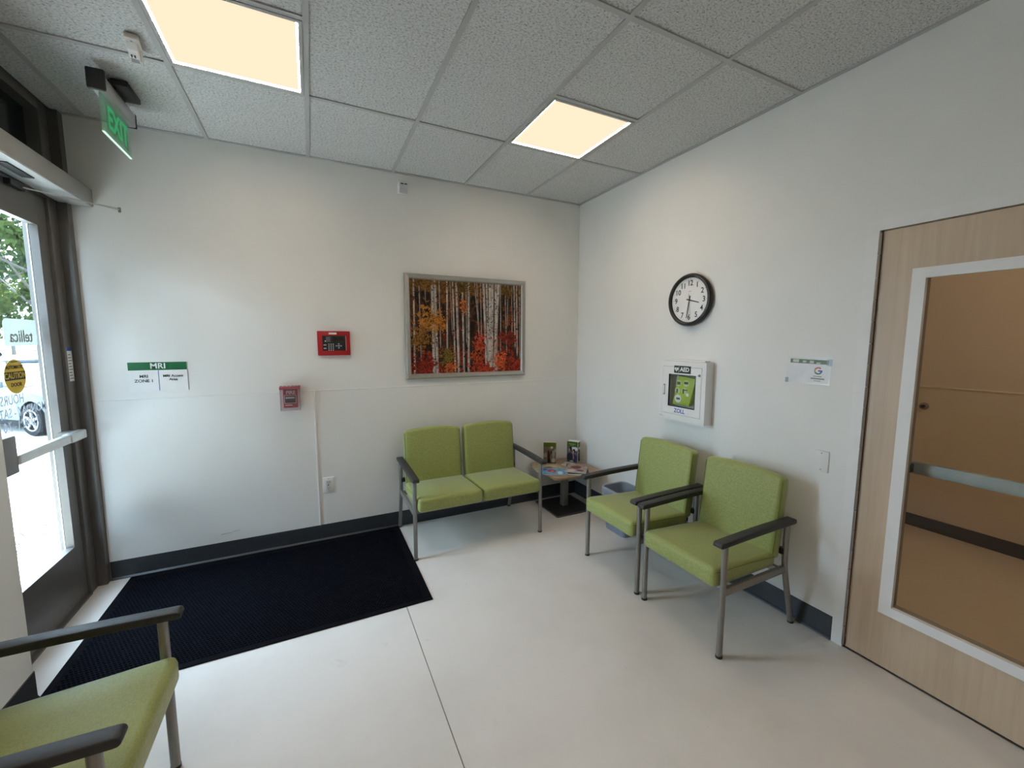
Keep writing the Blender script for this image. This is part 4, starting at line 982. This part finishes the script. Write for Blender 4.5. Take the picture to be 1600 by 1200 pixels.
for k, (x, y, c, nm) in enumerate(((-39.5, 55.9, (.30, .40, .50), 'steel blue'), (-33.7, 58.7, (.30, .36, .42), 'blue-grey'), (-27.9, 61.5, (.60, .62, .64), 'silver'), (-22.1, 64.3, (.30, .04, .04), 'dark red'), (-45.3, 53.1, (.70, .70, .70), 'white'))):
    car((x, y, GZ), math.radians(20+(4 if k == 1 else 0)), CP('paint_far_%d' % k, c), '%s car in the far row across the parking lot' % nm, G2)
def mat_leaf(nm, c):
    m, nt, b = _nt(nm); nt.nodes.remove(b)
    nz, cr = noise_col(nt, 1.1, [(.3, tuple(q*.55 for q in c)), (.7, tuple(min(1, q*1.4) for q in c))], detail=4)
    d = N(nt, 'ShaderNodeBsdfDiffuse'); tl = N(nt, 'ShaderNodeBsdfTranslucent'); mx = N(nt, 'ShaderNodeMixShader'); mx.inputs[0].default_value = .45
    nt.links.new(cr.outputs[0], d.inputs[0]); nt.links.new(cr.outputs[0], tl.inputs[0]); nt.links.new(d.outputs[0], mx.inputs[1]); nt.links.new(tl.outputs[0], mx.inputs[2])
    nt.links.new(mx.outputs[0], nt.nodes['Material Output'].inputs[0]); return m
LEAFS = [mat_leaf('leaf_green', (.022, .034, .011)), mat_leaf('leaf_yellow_green', (.034, .045, .011)), mat_leaf('leaf_dark', (.015, .025, .012))]
BARK = M('bark', (.030, .024, .020), .9, vary=.3, scale=8)
def tree(x, y, h, r, z0, nleaf, lm, label, seed, size=.17):
    rr = np.random.default_rng(seed); t = empty('tree', (x, y, GZ)); tag(t, label, 'tree', 'trees around the parking lot')
    bm = NB(); tube(bm, [(0, 0, 0), (.05, .03, h*.3), (.0, .1, h*.55), (.08, .05, h*.8)], [.20, .16, .12, .04], 9)
    for k in range(9):
        a = k*2.4; zz = h*(.28+.055*k); tube(bm, [(.03, .05, zz), (r*.35*math.cos(a), r*.35*math.sin(a), zz+h*.08), (r*.75*math.cos(a), r*.75*math.sin(a), zz+h*.17)], [.07, .045, .012], 6)
    obj('trunk', bm, BARK, t, True)
    nb = 34; cen = []
    for k in range(nb):
        a = rr.uniform(0, 2*PI); w = rr.uniform(0, 1); zz = z0+(h-z0)*w; q = r*math.sqrt(rr.uniform(.05, 1))*(.45+.9*math.sin(PI*min(1, .12+w*.85)))*.8
        cen.append((q*math.cos(a), q*math.sin(a), zz, rr.uniform(.5, 1.)*r*.34))
    cen = np.array(cen); idx = rr.integers(0, nb, nleaf)
    d = rr.normal(size=(nleaf, 3)); d /= np.linalg.norm(d, axis=1)[:, None]; rad = rr.uniform(.35, 1.05, nleaf)[:, None]
    P = cen[idx, :3] + d*rad*cen[idx, 3:4]*np.array((1, 1, .75))
    a = rr.normal(size=(nleaf, 3)); a /= np.linalg.norm(a, axis=1)[:, None]; b_ = np.cross(a, rr.normal(size=(nleaf, 3))); b_ /= np.linalg.norm(b_, axis=1)[:, None]
    s = rr.uniform(.6, 1.3, nleaf)[:, None]*size
    V = np.stack([P-a*s, P-b_*s*.55, P+a*s, P+b_*s*.55], 1).reshape(-1, 3)
    me = bpy.data.meshes.new('crown'); me.from_pydata(V.tolist(), [], np.arange(nleaf*4).reshape(-1, 4).tolist())
    tag(obj('crown', me, lm, t), kind='stuff')
TR = [(-13.2, 22.0, 9.5, 3.6, 2.7, 5200, 0, 'tall green tree nearest the entrance, filling the door glass'), (-24.5, 40.0, 9.0, 4.0, 2.2, 5200, 1, 'yellow-green tree in the middle of the lot, behind the nearest tree'), (-18.5, 29.5, 10.5, 3.8, 5.2, 3600, 2, 'dark green tree with a high open crown'),
      (-36, 70, 11, 5.0, 1.5, 5200, 0, 'broad green tree behind the far row of cars'), (-20, 77, 10, 4.5, 1.5, 4200, 1, 'round yellow-green tree at the far edge of the lot'), (-52, 62, 11, 4.5, 1.5, 4200, 2, 'dark tree at the left end of the far row'), (-12, 40, 9, 3.5, 2.4, 3600, 0, 'slim green tree standing close to the building front'), (-8.6, -8.6, 8.5, 3.0, 1.7, 5200, 2, 'dense dark tree added out of view by the walk to hold back daylight'),  # last tree is unseen, added to thin daylight on the back wall
      (-6.35, -2.35, 5.2, 1.25, .5, 5200, 2, 'tall evergreen shrub added out of view opposite the white wall to screen daylight'), (-6.7, -5.4, 5.6, 1.25, .5, 5200, 2, 'tall evergreen shrub added out of view further along the walk to screen daylight'),  # both shrubs are unseen, added to dim the back wall near the door
      (-47, 3, 9, 5, 1.4, 3600, 1, 'broad yellow-green tree across the lot, straight out from the door'), (-50, 19, 10, 5, 1.4, 3600, 0, 'broad green tree across the lot, between the facing trees'), (-48, -14, 9, 5, 1.4, 3600, 2, 'broad dark tree across the lot on the near side')]
for k, (x, y, h, r, z0, n, l, lab) in enumerate(TR): tree(x, y, h, r, z0, n, LEAFS[l], lab, 50+k)

# daylight portals on the glazed openings
for nm, y, z, sy, sz in (('portal_door', (GL0+GL1)/2, (GZ0+GZ1)/2, GL1-GL0, GZ1-GZ0),):
    l = bpy.data.lights.new(nm, 'AREA'); l.shape = 'RECTANGLE'; l.size = sz; l.size_y = sy; l.cycles.is_portal = True
    o = bpy.data.objects.new(nm, l); COL.objects.link(o); o.location = (-3.90, y, z); o.rotation_euler = (0, -PI/2, 0)
